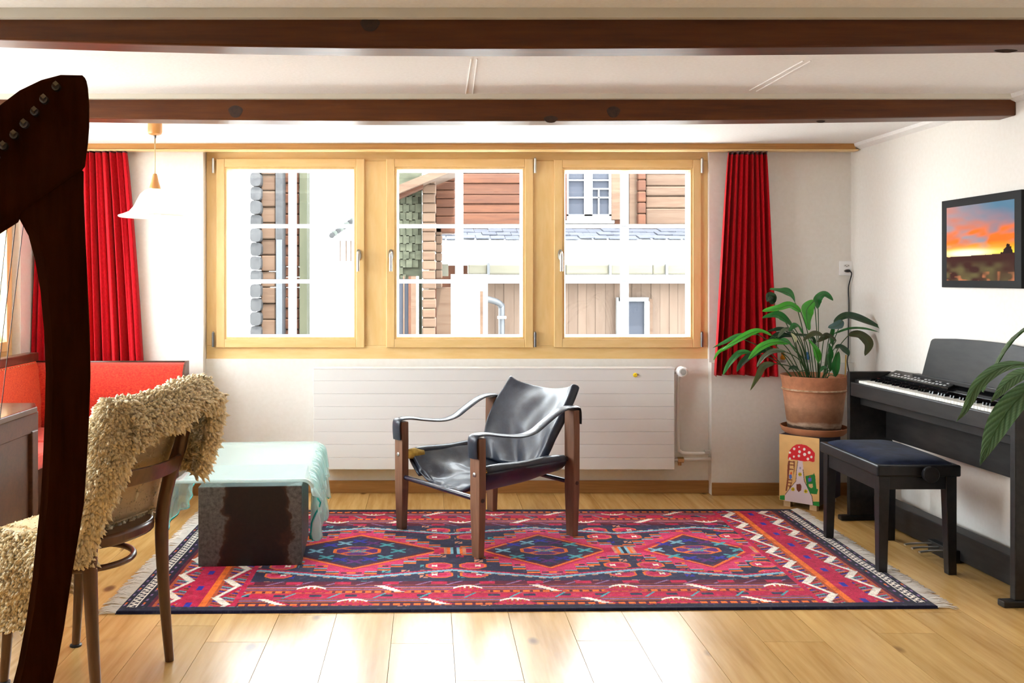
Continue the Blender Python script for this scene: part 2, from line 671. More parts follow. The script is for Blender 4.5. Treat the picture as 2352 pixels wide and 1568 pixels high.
# timber rail along the top of the window wall, cornice on the right wall
m = MB().box(XL, 2.60, 5.565, YU + .01, 2.122, ZC + .01)
r_ = structure(obj('trim_5', m, M['rail'], bevel=0.004, loc=(0, 5.6, 2.1)), 'pine rail along the ceiling above the windows')
structure(obj('trim_6', MB().box(XL, 2.612, 5.552, 5.62, 2.113, 2.122), M['pine_h'], bevel=0.003, loc=(0, 5.6, 2.1)), 'pale pine lip under the curtain rail')
structure(obj('trim_7', MB().prism([(XR, YB, ZC), (XR - .04, YB, ZC), (XR - .035, YB, ZC - .018), (XR, YB, ZC - .034)], (0, 5.565 - YB, 0)), M['ceiling'], loc=(XR, 2, ZC)), 'white cove moulding along the right wall')

for nm, x0, x1, yy in (('baseboard_front', NX0, NX1, YN), ('baseboard_front_right', NX1, XR, YF), ('baseboard_front_left', XL, NX0, YF)):
    structure(obj(nm, MB().box(x0, x1, yy - .014, yy, 0, .078), M['skirting'], bevel=.003, loc=(x0, yy, 0)), 'brown wooden skirting board at the foot of the window wall')
structure(obj('baseboard_right', MB().box(XR - .014, XR, YB, YF - .014, 0, .078), M['skirting'], bevel=.003, loc=(XR, 2, 0)), 'brown wooden skirting board behind the piano')


# ------------------------------------------------------------------ windows
def zpx(py, Y):
    return H - (py - CY) * Y / F


def xpx(px, Y):
    return (px - CX) * Y / F


def handle(parent, c, n, up):
    """tilt handle: oval plate, neck and lever; n points into the room"""
    n = Vector(n)
    t = n.cross(Vector((0, 0, 1)))
    m = MB()
    ring = [c + t * (0.0155 * math.cos(a)) + Vector((0, 0, 1)) * (0.036 * math.sin(a) * (1 if abs(math.sin(a)) < .6 else .95)) for a in [2 * PI * i / 20 for i in range(20)]]
    m.prism(ring, n * .009)
    p = obj('handle', m, M['steel'], parent, smooth=True, auto=40)
    q = c + Vector((0, 0, .012))
    path = catmull([q + n * .006, q + n * .035, q + n * .048 + Vector((0, 0, -.008)), q + n * .05 + Vector((0, 0, -.05)), q + n * .05 + Vector((0, 0, -.115))], 5)
    obj('lever', MB().tube(path, [.009] * (len(path) - 8) + [.010] * 8, 10), M['steel'], p, smooth=True, auto=50)


win = thing('window_1', 'three-casement pine window with white glazing bars in the front wall', None, (0.18, YN, WZ0), kind='structure')
Yf, Ys = 5.722, 5.703                  # fixed frame face, casement face
fr = lambda a, b, c, d, nm, mt: obj(nm, MB().box(xpx(a, Yf), xpx(b, Yf), Yf, Yf + .075, zpx(d, Yf), zpx(c, Yf)), mt, win, bevel=.003)
fr(474, 1629, 349, 369, 'head', M['pine_h'])
fr(474, 1629, 793, 825, 'sill', M['pine_h'])
fr(474, 500, 369, 793, 'jamb', M['pine'])
fr(1606, 1629, 369, 793, 'jamb', M['pine'])
fr(830, 893, 369, 793, 'mullion', M['pine'])
fr(1218, 1280, 369, 793, 'mullion', M['pine'])
for (a, b, c, d, hx, hin) in ((496, 837, 364, 798, 824, 490), (887, 1225, 364, 798, 898, 1229), (1273, 1611, 366, 798, 1287, 1612)):
    X0, X1, Z0, Z1 = xpx(a, Ys), xpx(b, Ys), zpx(d, Ys), zpx(c, Ys)
    sw, bw = .0525, .013
    s = obj('casement', MB().box(X0, X0 + sw, Ys, Ys + .06, Z0, Z1).box(X1 - sw, X1, Ys, Ys + .06, Z0, Z1), M['pine'], win, bevel=.004)
    for z0, z1 in ((Z0, Z0 + sw), (Z1 - sw, Z1)):
        obj('rail', MB().box(X0 + sw, X1 - sw, Ys + .0008, Ys + .06, z0, z1), M['pine_h'], s, bevel=.003)
    ix0, ix1, iz0, iz1 = X0 + sw, X1 - sw, Z0 + sw, Z1 - sw
    bd = MB()
    bd.box(ix0, ix0 + bw, Ys + .008, Ys + .05, iz0, iz1).box(ix1 - bw, ix1, Ys + .008, Ys + .05, iz0, iz1)
    bd.box(ix0 + bw, ix1 - bw, Ys + .008, Ys + .05, iz0, iz0 + bw).box(ix0 + bw, ix1 - bw, Ys + .008, Ys + .05, iz1 - bw, iz1)
    obj('glazing_bead', bd, M['pine'], s, bevel=.002)
    obj('pane', MB().box(ix0 + .005, ix1 - .005, Ys + .034, Ys + .036, iz0 + .005, iz1 - .005), M['pane'], s)
    # white outer frame with its bars
    Yo = Ys + .055
    m = MB()
    jx0, jx1, jz0, jz1 = ix0 + bw + .012, ix1 - bw - .012, iz0 + bw + .012, iz1 - bw - .014
    m.box(jx0 - .04, jx0, Yo, Yo + .03, jz0 - .04, jz1 + .04).box(jx1, jx1 + .04, Yo, Yo + .03, jz0 - .04, jz1 + .04)
    m.box(jx0, jx1, Yo, Yo + .03, jz0 - .04, jz0).box(jx0, jx1, Yo, Yo + .03, jz1, jz1 + .04)
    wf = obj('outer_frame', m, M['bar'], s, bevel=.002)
    xm = (ix0 + ix1) / 2 * .995
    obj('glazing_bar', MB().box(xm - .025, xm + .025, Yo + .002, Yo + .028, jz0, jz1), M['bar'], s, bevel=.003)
    for py in (519, 646):
        z = zpx(py, Yo)
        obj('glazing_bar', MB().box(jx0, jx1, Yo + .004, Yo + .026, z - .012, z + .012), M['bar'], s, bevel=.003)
    handle(s, Vector((xpx(hx, Ys), Ys, zpx(585, Ys))), (0, -1, 0), 1)
    for py in (381, 780):
        q = Vector((xpx(hin, Ys), Ys - .004, zpx(py, Ys)))
        m = MB().tube([q - Vector((0, 0, .045)), q + Vector((0, 0, .045))], .0085, 10)
        m.tube([q + Vector((0, 0, .045)), q + Vector((0, 0, .052))], [.007, .004], 10)
        obj('hinge', m, M['steel'] if py < 500 else M['darksteel'], s, smooth=True, auto=40)
portal(((xpx(1050, 5.9)), 6.04, 1.48), (-PI / 2, 0, 0), 3.1, 1.28)

win2 = thing('window_2', 'pine window in the left wall seen behind the harp strings', None, (XL, 4.57, WZ0), kind='structure')
Xf = XL - .05
m = MB().box(Xf - .07, Xf, LW0, LW1, WZ0 + .03, WZ0 + .09).box(Xf - .07, Xf, LW0, LW1, WZ1 - .05, WZ1)
obj('frame', m, M['pine_h'], win2, bevel=.003)
for y0, y1 in ((LW0, LW0 + .06), (LW1 - .06, LW1), (4.54, 4.60)):
    obj('jamb', MB().box(Xf - .07, Xf, y0, y1, WZ0 + .09, WZ1 - .05), M['pine'], win2, bevel=.003)
for y0, y1 in ((LW0 + .05, 4.55), (4.59, LW1 - .05)):
    s = MB()
    z0, z1 = WZ0 + .08, WZ1 - .04
    s.box(Xf - .03, Xf + .018, y0, y0 + .055, z0, z1).box(Xf - .03, Xf + .018, y1 - .055, y1, z0, z1)
    s.box(Xf - .03, Xf + .017, y0 + .055, y1 - .055, z0, z0 + .055).box(Xf - .03, Xf + .017, y0 + .055, y1 - .055, z1 - .055, z1)
    so = obj('casement', s, M['pine'], win2, bevel=.003)
    obj('pane', MB().box(Xf - .016, Xf - .014, y0 + .05, y1 - .05, z0 + .05, z1 - .05), M['pane'], so)
    g = MB().box(Xf - .055, Xf - .03, y0 + .05, y0 + .08, z0 + .05, z1 - .05).box(Xf - .055, Xf - .03, y1 - .08, y1 - .05, z0 + .05, z1 - .05)
    g.box(Xf - .055, Xf - .03, y0 + .08, y1 - .08, z0 + .05, z0 + .085).box(Xf - .055, Xf - .03, y0 + .08, y1 - .08, z1 - .085, z1 - .05)
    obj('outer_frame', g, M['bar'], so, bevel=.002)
    ym = (y0 + y1) / 2
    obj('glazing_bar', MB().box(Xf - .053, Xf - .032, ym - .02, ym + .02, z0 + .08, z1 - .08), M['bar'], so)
    for zz in (1.22, 1.62):
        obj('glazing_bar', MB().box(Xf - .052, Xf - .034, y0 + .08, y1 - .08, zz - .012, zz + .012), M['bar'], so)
portal((XL - .29, (LW0 + LW1) / 2, 1.5), (0, -PI / 2, 0), 1.25, 1.68)


def plain_window(name, label, axis, at, u0, u1, z0, z1, n):
    """frame with n lights in a wall the camera does not face"""
    t = thing(name, label, None, (at if axis == 'x' else (u0 + u1) / 2, (u0 + u1) / 2 if axis == 'x' else at, z0), kind='structure')

    def bb(a, b, c, d, e0, e1):
        return MB().box(at + e0, at + e1, a, b, c, d) if axis == 'x' else MB().box(a, b, at + e0, at + e1, c, d)
    for a, b, c, d in ((u0, u1, z0, z0 + .07), (u0, u1, z1 - .07, z1)):
        obj('frame', bb(a, b, c, d, -.07, 0), M['pine_h'], t)
    for i in range(n + 1):
        c = u0 + (u1 - u0) * i / n
        obj('jamb', bb(max(c - .05, u0), min(c + .05, u1), z0 + .07, z1 - .07, -.07, 0), M['pine'], t)
    obj('pane', bb(u0 + .01, u1 - .01, z0 + .01, z1 - .01, -.036, -.034), M['pane'], t)


plain_window('added_fill_window', 'added unseen pine window in the side wall for fill daylight', 'x', XL - .05, LB0, LB1, WZ0, WZ1, 2)
portal((XL - .29, (LB0 + LB1) / 2, 1.48), (0, -PI / 2, 0), 1.28, 1.08)

# ------------------------------------------------------------------ outside
E = {}
E['log'] = mat_wood('log_sunburnt', (0.0221, 0.0064, 0.0024), (0.0382, 0.0118, 0.0041), (0.0529, 0.0182, 0.0071), (1.0, 12, 12), 0.8, 0, 5.0, ((1.6, 4, 4), .06, (0.0088, 0.0035, 0.0017)), 0.2, 0.2, 0.25)
E['logpale'] = mat_wood('log_pale', (0.0336, 0.0168, 0.0092), (0.0504, 0.0286, 0.0168), (0.0605, 0.0386, 0.0252), (1.0, 12, 12), 0.8, 0, 5.0, None, 0.2, 0.2, 0.2)
E['grey'] = mat_wood('log_end_grey', (0.0135, 0.0135, 0.0146), (0.0225, 0.0225, 0.0236), (0.0304, 0.0304, 0.0304), (14, 14, 14), 0.9, 0, 5.0, None, 0.3, 0.2, 0.2)
E['board'] = mat_wood('lower_boards', (0.0506, 0.0312, 0.0208), (0.0625, 0.0417, 0.0292), (0.0729, 0.0506, 0.0372), (14, 14, 1.0), 0.8, 0, 5.0, None, 0.1, 0.2, 0.12)
E['beam'] = mat_wood('gutter_log', (0.0246, 0.0218, 0.0113), (0.0378, 0.0341, 0.0208), (0.0491, 0.0444, 0.0302), (1.0, 14, 14), 0.8, 0, 3.0)
E['shingle'] = mat_noise('mossy_shingle', (0.0174, 0.0189, 0.0111), (0.0378, 0.0394, 0.0252), (6, 6, 14), 0.9, 0.2, 0.01, 4, 0.2, 5.0)
E['slate'] = mat_noise('slate', (0.0165, 0.0181, 0.0247), (0.0264, 0.0281, 0.0347), (5, 9, 9), 0.8, 0.2, 0.01, 4, 0.2, 5.0)
E['tile'] = mat_noise('ridge_tile', (0.1050, 0.0770, 0.0700), (0.1330, 0.1050, 0.0980), (5, 9, 9), 0.8, 0, 0, 4, 0.2, 5.0)
E['sheet'] = mat('white_trim_sunlit_roof', (0.80, 0.80, 0.80), 0.6)  # white trim; on the lean-to roof it stands for sunlit slate
E['render'] = mat('white_render', (0.80, 0.80, 0.79), 0.9)
E['zinc'] = mat('zinc_pipe', (0.0272, 0.0297, 0.0334), 0.45, 0.3)
E['glass'] = mat('dark_outdoor_glass', (0.020, 0.022, 0.028), 0.6, spec=0.05)
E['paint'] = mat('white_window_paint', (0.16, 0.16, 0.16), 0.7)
E['post'] = mat_noise('mossy_post', (0.0165, 0.0179, 0.0097), (0.0261, 0.0261, 0.0152), (8, 8, 1.5), 0.9, 0, 0, 4, .2)
E['ground'] = mat_noise('gravel_yard', (0.42, 0.41, 0.39), (0.52, 0.51, 0.49), (3, 3, 3), 0.95)
E['green'] = mat('green_gutter', (0.0210, 0.0270, 0.0225), 0.6)

structure(obj('yard_ground', MB().box(-40, 40, 6.05, 45, -.62, -.5).box(-40, XL - .3, -20, 6.05, -.62, -.5), E['ground'], loc=(0, 12, -.6)), 'pale gravel yard between the houses')


def bx(a, b, c, d, Y, dep):
    """box facing us that covers pixels a..b, c..d at distance Y"""
    return MB().box(xpx(a, Y), xpx(b, Y), Y, Y + dep, zpx(d, Y), zpx(c, Y))


# --- main timber house: upper log wall
YH = 14.4
hs = thing('timber_house', 'brown log house with white window across the yard', 'house', (3, YH, -.5))
obj('wall_core', MB().box(xpx(985, YH), 7.5, YH + .18, YH + 3, -.5, 3.45), E['log'], hs)
ys = [516, 489, 468, 447, 421, 398, 372, 346, 320]
for i in range(len(ys) - 1):
    obj('log', bx(1040, 1290, ys[i + 1] + .5, ys[i] - .3, YH + .02 * (i % 2), .2), E['log'], hs, bevel=.015)
ys2 = [516, 478, 450, 427, 398, 368, 338]
for i in range(len(ys2) - 1):
    obj('log', bx(1484, 1800, ys2[i + 1] + .6, ys2[i] - .6, YH + .02 * (i % 2), .2), E['logpale'], hs, bevel=.02)
for i in range(7):
    obj('corner_log', bx(1466, 1484, 516 - 26 * (i + 1) + 1, 516 - 26 * i, YH - .16, .4), E['log'], hs, bevel=.02)
for a, b in ((1404, 1429), (1446, 1467)):
    obj('shutter', bx(a, b, 330, 505 if a < 1440 else 516, YH - .05, .08), E['logpale'], hs, bevel=.01)
for a, b in ((1290, 1304),):
    obj('shutter', bx(a, b, 330, 505, YH - .05, .08), E['log'], hs, bevel=.01)
wd = obj('window', bx(1302, 1403, 330, 502, YH - .02, .1), E['glass'], hs)
for a, b, c, d in ((1302, 1306, 330, 496), (1342, 1361, 330, 496), (1399, 1404, 330, 496), (1302, 1404, 492, 506), (1306, 1342, 412, 415), (1306, 1342, 452, 455), (1361, 1399, 412, 415), (1361, 1399, 452, 455), (1374, 1377, 434, 492), (1361, 1399, 432, 435)):
    obj('window_bar', bx(a, b, c, d, YH - .06, .05), E['paint'], wd)
obj('window_sill', bx(1296, 1412, 506, 513, YH - .14, .2), E['paint'], hs, bevel=.01)
# lean-to: slates, lower roof coloured white as sunlit slate, gutter log, board wall
YL = 12.2
z_top, z_low = zpx(527, YH - .05), zpx(604, YL)
roof = thing('lean_to_shed', 'board-clad lean-to with slate roof in front of the log house', 'shed', (3, YL, -.5))


def rp(px_t, t):
    """point on the lean-to roof; t = 0 top .. 1 eaves"""
    Y = YH - .05 + (YL - YH + .05) * t
    return Vector((px_t, Y, z_top + (z_low - z_top) * t))


obj('roof_sun_white', MB().hexa([rp(-.2, 1) - Vector((0, 0, .03)), rp(7.5, 1) - Vector((0, 0, .03)), rp(7.5, 0) - Vector((0, 0, .03)), rp(-.2, 0) - Vector((0, 0, .03))], [rp(-.2, 1), rp(7.5, 1), rp(7.5, 0), rp(-.2, 0)]), E['sheet'], roof)  # sun glare on the lower slates put in as plain white
for r in range(3):
    for k in range(34):
        x = -.18 + .22 * k + (.11 if r % 2 else 0)
        t0, t1 = .03 + r * .105, .03 + (r + 1) * .105 + .03
        dz = Vector((0, 0, .02 + .006 * ((k * 7 + r * 3) % 4)))
        a = [rp(x, t1) + dz, rp(x + .212, t1) + dz, rp(x + .212, t0) + dz * .5, rp(x, t0) + dz * .5]
        obj('slate', MB().hexa(a, [q + Vector((0, 0, .014)) for q in a]), E['slate'], roof)
for k in range(24):
    x = -.18 + .31 * k
    c = rp(x, 0.015) + Vector((0, 0, .05))
    obj('ridge_tile', MB().tube([c, c + Vector((.30, 0, 0))], .05, 8, flat=.6), E['tile'], roof)
for i, (a, b) in enumerate(((1075, 1300), (1300, 1500), (1500, 1760))):
    obj('gutter_log', bx(a, b, 606, 630, YL - .1, .2), E['beam'], roof, bevel=.02)
for px in (1122, 1402, 1532):
    obj('bracket', bx(px - 3, px + 3, 603, 632, YL - .14, .03), E['zinc'], roof)
obj('fascia', bx(1040, 1760, 631, 650, YL - .02, .2), E['sheet'], roof)
xx = 1118
k = 0
while xx < 1780:
    wv = 19 + (k * 7 % 5)
    obj('board', bx(xx, min(xx + wv, 1780) - .4, 648, 1000, YL + .3 + .012 * (k % 2), .05), E['board'], roof)
    xx += wv
    k += 1
obj('shed_wall', MB().box(xpx(1118, YL), 7.4, YL + .37, YH, -.5, 1.3), E['board'], roof)
d_ = obj('shed_window', bx(1424, 1484, 692, 940, YL + .22, .1), E['glass'], roof)
for a, b, c, d in ((1421, 1490, 683, 692), (1481, 1492, 692, 960), (1418, 1424, 683, 960)):
    obj('frame', bx(a, b, c, d, YL + .18, .1), E['paint'], d_)
obj('frame', bx(1491, 1499, 686, 960, YL + .2, .08), E['logpale'], d_)
pp = [P(1086, 640, YL - .05), P(1086, 672, YL - .05), P(1092, 680, YL - .05), P(1138, 692, YL + .05), P(1151, 704, YL + .1), P(1152, 730, YL + .1), P(1152, 1000, YL + .1)]
dp = obj('downpipe', MB().tube(catmull(pp, 6), .043, 12), E['zinc'], roof, smooth=True)
obj('pipe_clip', bx(1143, 1163, 726, 732, YL + .03, .06), E['paint'], dp)
# porch post and rail between the buildings
pch = thing('porch', 'pale timber porch corner between shingled wall and shed', 'porch', (0.4, 11, -.5))
obj('post', bx(1003, 1036, 660, 1000, 11.0, .2), E['logpale'], pch)
obj('post', bx(1045, 1064, 640, 1000, 11.2, .2), E['sheet'], pch)
obj('panel', bx(1036, 1120, 630, 1000, 11.6, .1), E['sheet'], pch)
obj('post', bx(1103, 1110, 668, 1000, 11.3, .1), E['logpale'], pch)
obj('bracket', bx(1000, 1030, 606, 634, 11.02, .2), E['beam'], pch)

# --- shingled house with log corner (middle pane, left side)
YS = 10.2
sh = thing('shingled_house', 'log house with mossy shingle cladding left of the lean-to', 'house', (-.2, YS, -.5))
obj('wall_core', MB().box(xpx(880, YS), xpx(968, YS), YS + .1, YS + 1.5, -.5, 3.0), E['shingle'], sh)
for r in range(12):
    for c in range(6):
        px = 884 + c * 14 + (7 if r % 2 else 0)
        py = 432 + r * 18
        if px + 13.5 > 971 or (r > 9 and px > 920):
            continue
        m = bx(px, px + 13.4, py, py + 20, YS + .05 + .012 * ((c * 5 + r * 3) % 3), .05)
        obj('shingle', m, E['shingle'], sh)
for i, py in enumerate(range(400, 800, 22)):
    obj('corner_log', bx(970, 1000 + (i % 2) * 2, py + .5, py + 21.6, YS - .05, .4), E['log'] if py < 510 and False else E['logpale'], sh, bevel=.015)
for i, py in enumerate(range(396, 520, 20)):
    obj('log', bx(1000, 1046, py + .5, py + 19.6, YS + .5, .3), E['log'], sh, bevel=.015)
for i, py in enumerate(range(520, 660, 20)):
    obj('log', bx(1000, 1016, py + .5, py + 19.6, YS + .5, .3), E['logpale'], sh, bevel=.015)
a0, a1 = P(900, 462, YS - .25), P(972, 430, YS - .25)
obj('fascia', MB().prism([a0, a1, a1 + Vector((0, 0, .12)), a0 + Vector((0, 0, .12))], (0, .2, 0)), E['log'], sh)
a0, a1 = P(896, 452, YS - .35), P(1060, 385, YS - .35)
obj('eaves_board', MB().prism([a0, a1, a1 + Vector((0, 0, .09)), a0 + Vector((0, 0, .09))], (0, .8, 0)), E['logpale'], sh)
ww = obj('window', bx(915, 940, 640, 800, YS - .02, .06), E['glass'], sh)
for a, b, e in ((926, 929, 'logpale'), (938, 944, 'log'), (944, 956, 'logpale'), (956, 962, 'paint')):
    obj('frame', bx(a, b, 634, 800, YS - .05, .08), E[e], ww)

# --- log barn corner (left pane)
YQ = 9.6
bn = thing('log_barn', 'grey weathered log barn corner seen through the left pane', 'barn', (-1.7, YQ, -.5))
for i, py in enumerate(range(300, 960, 32)):
    q = P(587, py + 16, YQ)
    rr = 15.6 * YQ / F
    pts = [q + Vector((.8 * rr * math.copysign(abs(math.cos(t_)) ** .6, math.cos(t_)), -.02 * (i % 2), rr * math.copysign(abs(math.sin(t_)) ** .6, math.sin(t_)))) for t_ in [2 * PI * (j + .5) / 14 for j in range(14)]]
    obj('log_end', MB().prism(pts, (0, .6, 0)), E['grey'], bn)
for i, py in enumerate(range(290, 960, 37)):
    obj('log', bx(599, 633, py + .5, py + 36.4, YQ + .1 + .02 * (i % 2), .4), E['logpale'], bn, bevel=.015)
obj('board', bx(633, 649, 280, 550, YQ + .05, .3), E['grey'], bn)
obj('board', bx(634, 648, 550, 960, YQ + .02, .3), E['zinc'], bn)
for i, py in enumerate(range(300, 960, 24)):
    obj('log', bx(649, 687, py + .5, py + 23.5, YQ + .25 + .02 * (i % 2), .4), E['log'], bn, bevel=.015)
obj('post', bx(688, 705, 280, 1000, YQ + .15, .25), E['post'], bn)
obj('plaster_wall', bx(340, 576, 250, 1000, YQ + .5, .3), E['render'], bn)

# --- far white house with eaves (left pane, right side)
YW = 24.0
wh = thing('white_house', 'white rendered house with round-tiled eaves far behind the barn', 'house', (-2.5, YW, -.5))
obj('wall', bx(742, 880, 540, 900, YW, 3), E['render'], wh)
for a, b, c, d in ((782, 806, 552, 600),):
    wv = obj('window', bx(a, b, c, d, YW - .02, .1), E['paint'], wh)
    for px in (781, 795, 806):
        obj('frame', bx(px - 1, px + 1, c, d, YW - .06, .06), E['logpale'], wv)
for k in range(10):
    px, py = 762 + 7 * k, 541 - 5.0 * k
    q = P(px, py, YW - .8)
    obj('roof_tile', MB().tube([q, q + Vector((.05, 1.2, .5))], .075, 8), E['green'] if k % 2 else E['grey'], wh)
q0, q1 = P(748, 552, YW - .7), P(850, 500, YW - .7)
obj('eaves_board', MB().prism([q0, q1, q1 + Vector((0, 0, .1)), q0 + Vector((0, 0, .1))], (0, 1.0, .2)), E['sheet'], wh)

# ------------------------------------------------------------------ radiator
rd = thing('radiator', 'long white flat panel radiator under the three windows', 'radiator', (.4, 5.62, .167))
Yr = 5.60
rx0, rx1 = xpx(720, Yr), xpx(1549, Yr)
ry = [847, 874.6, 904.3, 933.4, 962.4, 991.5, 1020.6, 1051, 1078]
for i in range(8):
    obj('panel', MB().box(rx0, rx1, Yr, Yr + .02, zpx(ry[i + 1], Yr) + .0007, zpx(ry[i], Yr) - .0007), M['rad'], rd, bevel=.0018)
obj('back_plate', MB().box(rx0 + .003, rx1 - .003, Yr + .004, Yr + .07, zpx(1076, Yr), zpx(849, Yr)), M['rad'], rd)
obj('top_cover', MB().box(rx0 - .002, rx1 + .002, Yr - .002, Yr + .075, zpx(848, Yr), zpx(844, Yr)), M['rad'], rd, bevel=.002)
for x in (rx0 + .3, rx1 - .3):
    obj('wall_bracket', MB().box(x, x + .03, Yr + .07, YN, .3, .7), M['rad'], rd)
q = P(1459, 861, Yr)
obj('yellow_marker', MB().tube([q, q + Vector((0, -.012, 0))], [.014, .010], 14), M['yellow'], rd, smooth=True, auto=40)
q = P(1566, 853, Yr)
v = obj('thermostat_valve', MB().lathe([(.0, -.028), (.026, -.028), (.032, -.02), (.033, .022), (.024, .03), (0, .03)], (0, 0, 0), 24), M['white'], rd, smooth=True, auto=40)
v.rotation_euler = (PI / 2, 0, 0)
v.location = q
m = MB().lathe([(.0, 0), (.017, 0), (.017, .004), (0, .004)], (0, 0, 0), 20)
t_ = obj('valve_dial', MB().tube([q + Vector((0, -.029, 0)), q + Vector((0, -.033, 0))], .018, 20), mat('valve_grey', (.42, .42, .41), .4), v, smooth=True, auto=40)
v.matrix_parent_inverse = Matrix.Translation(-WLOC[rd.name])
t_.matrix_parent_inverse = (Matrix.Translation(q) @ Matrix.Rotation(PI / 2, 4, 'X')).inverted()
obj('valve_neck', MB().tube([q + Vector((0, .01, 0)), Vector((rx1 - .01, q.y + .03, q.z - .01))], .011, 10), M['steel'], rd, smooth=True)
pz = P(1557, 880, 5.63)
M['pipe'] = mat('pipe_paint', (.72, .69, .64), .4)
obj('pipe', MB().tube(catmull([P(1559, 862, 5.62), P(1557, 900, 5.64), P(1557, 1020, 5.64), P(1562, 1036, 5.64), P(1575, 1041, 5.64), P(1632, 1041, 5.64)], 6), .011, 10), M['pipe'], rd, smooth=True)
obj('pipe', MB().tube([P(1545, 1056, 5.64), P(1632, 1054, 5.64)], .011, 10), M['pipe'], rd, smooth=True)
obj('pipe_nut', MB().tube([P(1556, 1056, 5.64), P(1570, 1056, 5.64)], .018, 6), mat('brass', (.62, .45, .22), .3, 1), rd)
obj('pipe_nut', MB().tube([P(1618, 1038, 5.64), P(1630, 1038, 5.64)], .016, 6), M['steel'], rd)
obj('drain_tap', MB().tube([P(1561, 1058, 5.64), P(1561, 1068, 5.64)], .012, 8), bpy.data.materials['brass'], rd)

# ------------------------------------------------------------------ curtains
M['curtain'] = mat_noise('red_curtain_cloth', (0.36, 0.002, 0.006), (0.50, 0.004, 0.012), (220, 220, 60), 0.85, 0.15, 0.001, 2, 0.1, sheen=0.1)


def curtain(label, xt0, xt1, xb0, xb1, zt, zb, Y, folds, seed):
    rs = random.Random(seed)
    ph = [rs.uniform(-.5, .5) for _ in range(folds + 2)]
    am = [rs.uniform(.6, 1.25) for _ in range(folds + 2)]

    def fn(u, v):                     # u across, v down
        k = u * folds
        i = int(min(k, folds - 1e-6))
        f = k - i
        a = am[i] * (1 - f) + am[i + 1] * f
        p = ph[i] * (1 - f) + ph[i + 1] * f
        amp = (.018 + .020 * v ** .7) * a
        x0, x1 = xt0 + (xb0 - xt0) * v ** .85, xt1 + (xb1 - xt1) * v ** .85
        uu = u + .006 * math.sin(2 * PI * (k * 1.0 + p + .25)) * (1 + v)
        wob = .010 * math.sin(3.1 * v + seed + 4 * u)
        y = Y + amp * math.sin(2 * PI * (k + p * (.4 + .6 * v))) + .3 * amp * math.sin(2 * PI * (2.3 * k + p)) + wob
        z = zt + (zb - zt) * v - .006 * v * math.sin(6 * u + seed)
        return (x0 + (x1 - x0) * uu, y, z)
    c = thing('curtain', label, 'curtain', ((xt0 + xt1) / 2, Y, zb), 'red window curtains')
    obj('cloth', MB().grid(fn, folds * 18, 40), M['curtain'], c, smooth=True, solid=.0025)
    tape = obj('heading_tape', MB().grid(lambda u, v: (fn(u, v * .012)[0], fn(u, v * .012)[1] - .002, zt + .002 - .016 * v), folds * 18, 1), mat('tape_' + str(seed), (.09, .03, .035), .8), c, smooth=True, solid=.002)
    for i in range(folds + 1):
        q = fn(min(max(i / folds, .01), .99), 0)
        obj('glider', MB().box(q[0] - .004, q[0] + .004, q[1] - .004, q[1] + .004, zt - .002, 2.113), M['darksteel'], c)
    return c


YC = 5.59
curtain('red cloth curtain right of the windows, beside the potted plant', xpx(1672, YC), xpx(1761, YC), xpx(1637, YC), xpx(1783, YC), zpx(350, YC), zpx(862, YC), YC, 8, 3)
curtain('red cloth curtain left of the windows, behind the harp', xpx(92, YC), xpx(291, YC), xpx(78, YC), xpx(328, YC), zpx(346, YC), zpx(868, YC), YC, 13, 8)

# ------------------------------------------------------------------ pendant lamp
YP = 4.85
pc = P(356, 640, YP)
pl = thing('pendant_lamp', 'pendant lamp with white glass bell shade and wooden fittings', 'lamp', (pc.x, YP, zpx(500, YP)))
M['lampwood'] = mat_wood('lamp_wood', (.45, .17, .04), (.58, .25, .07), (.66, .32, .10), (8, 8, 2), .35, .2)
pcn = (pc.x, YP, 0)
obj('canopy', MB().lathe([(0, ZC), (.037, ZC), (.0375, ZC - .01), (.0375, zpx(303, YP)), (.033, zpx(308, YP)), (.022, zpx(310, YP)), (0, zpx(311, YP))][::-1], pcn, 28), M['lampwood'], pl, smooth=True, auto=40)
obj('cord', MB().tube([(pc.x, YP, zpx(308, YP)), (pc.x, YP, zpx(405, YP))], .0032, 8), mat('brass_cord', (.55, .42, .22), .35, .6), pl, smooth=True)
obj('cord_grip', MB().lathe([(0, zpx(318, YP)), (.006, zpx(318, YP)), (.008, zpx(310, YP)), (0, zpx(309, YP))], pcn, 12), M['darksteel'], pl, smooth=True)
obj('neck', MB().lathe([(.029, zpx(433, YP)), (.027, zpx(428, YP)), (.019, zpx(417, YP)), (.0125, zpx(404, YP)), (.009, zpx(399, YP)), (0, zpx(399, YP))], pcn, 24), M['lampwood'], pl, smooth=True, auto=50)
obj('neck_ring', MB().lathe([(.031, zpx(437, YP)), (.031, zpx(433, YP)), (.0, zpx(433, YP))], pcn, 24), mat('brass_ring', (.6, .48, .28), .3, .8), pl, smooth=True, auto=40)
sp = [(.030, 434), (.052, 437), (.075, 446), (.092, 460), (.108, 474), (.132, 486), (.165, 492), (.186, 495), (.188, 497)]
m = MB()
prof = [(r, zpx(y, YP)) for r, y in sp] + [(r - .004, zpx(y + 1.5, YP)) for r, y in sp[::-1]]
m.lathe(prof, pcn, 48)
sh_m, nt, b = new_mat('opal_glass')
b.inputs['Base Color'].default_value = (.86, .85, .83, 1)
b.inputs['Roughness'].default_value = .25
b.inputs['Transmission Weight'].default_value = .0
b.inputs['Subsurface Weight'].default_value = .0
tr = nt.nodes.new('ShaderNodeBsdfTranslucent')
tr.inputs[0].default_value = (.9, .88, .84, 1)
mx = nt.nodes.new('ShaderNodeMixShader')
mx.inputs[0].default_value = .45
nt.links.new(b.outputs[0], mx.inputs[1])
nt.links.new(tr.outputs[0], mx.inputs[2])
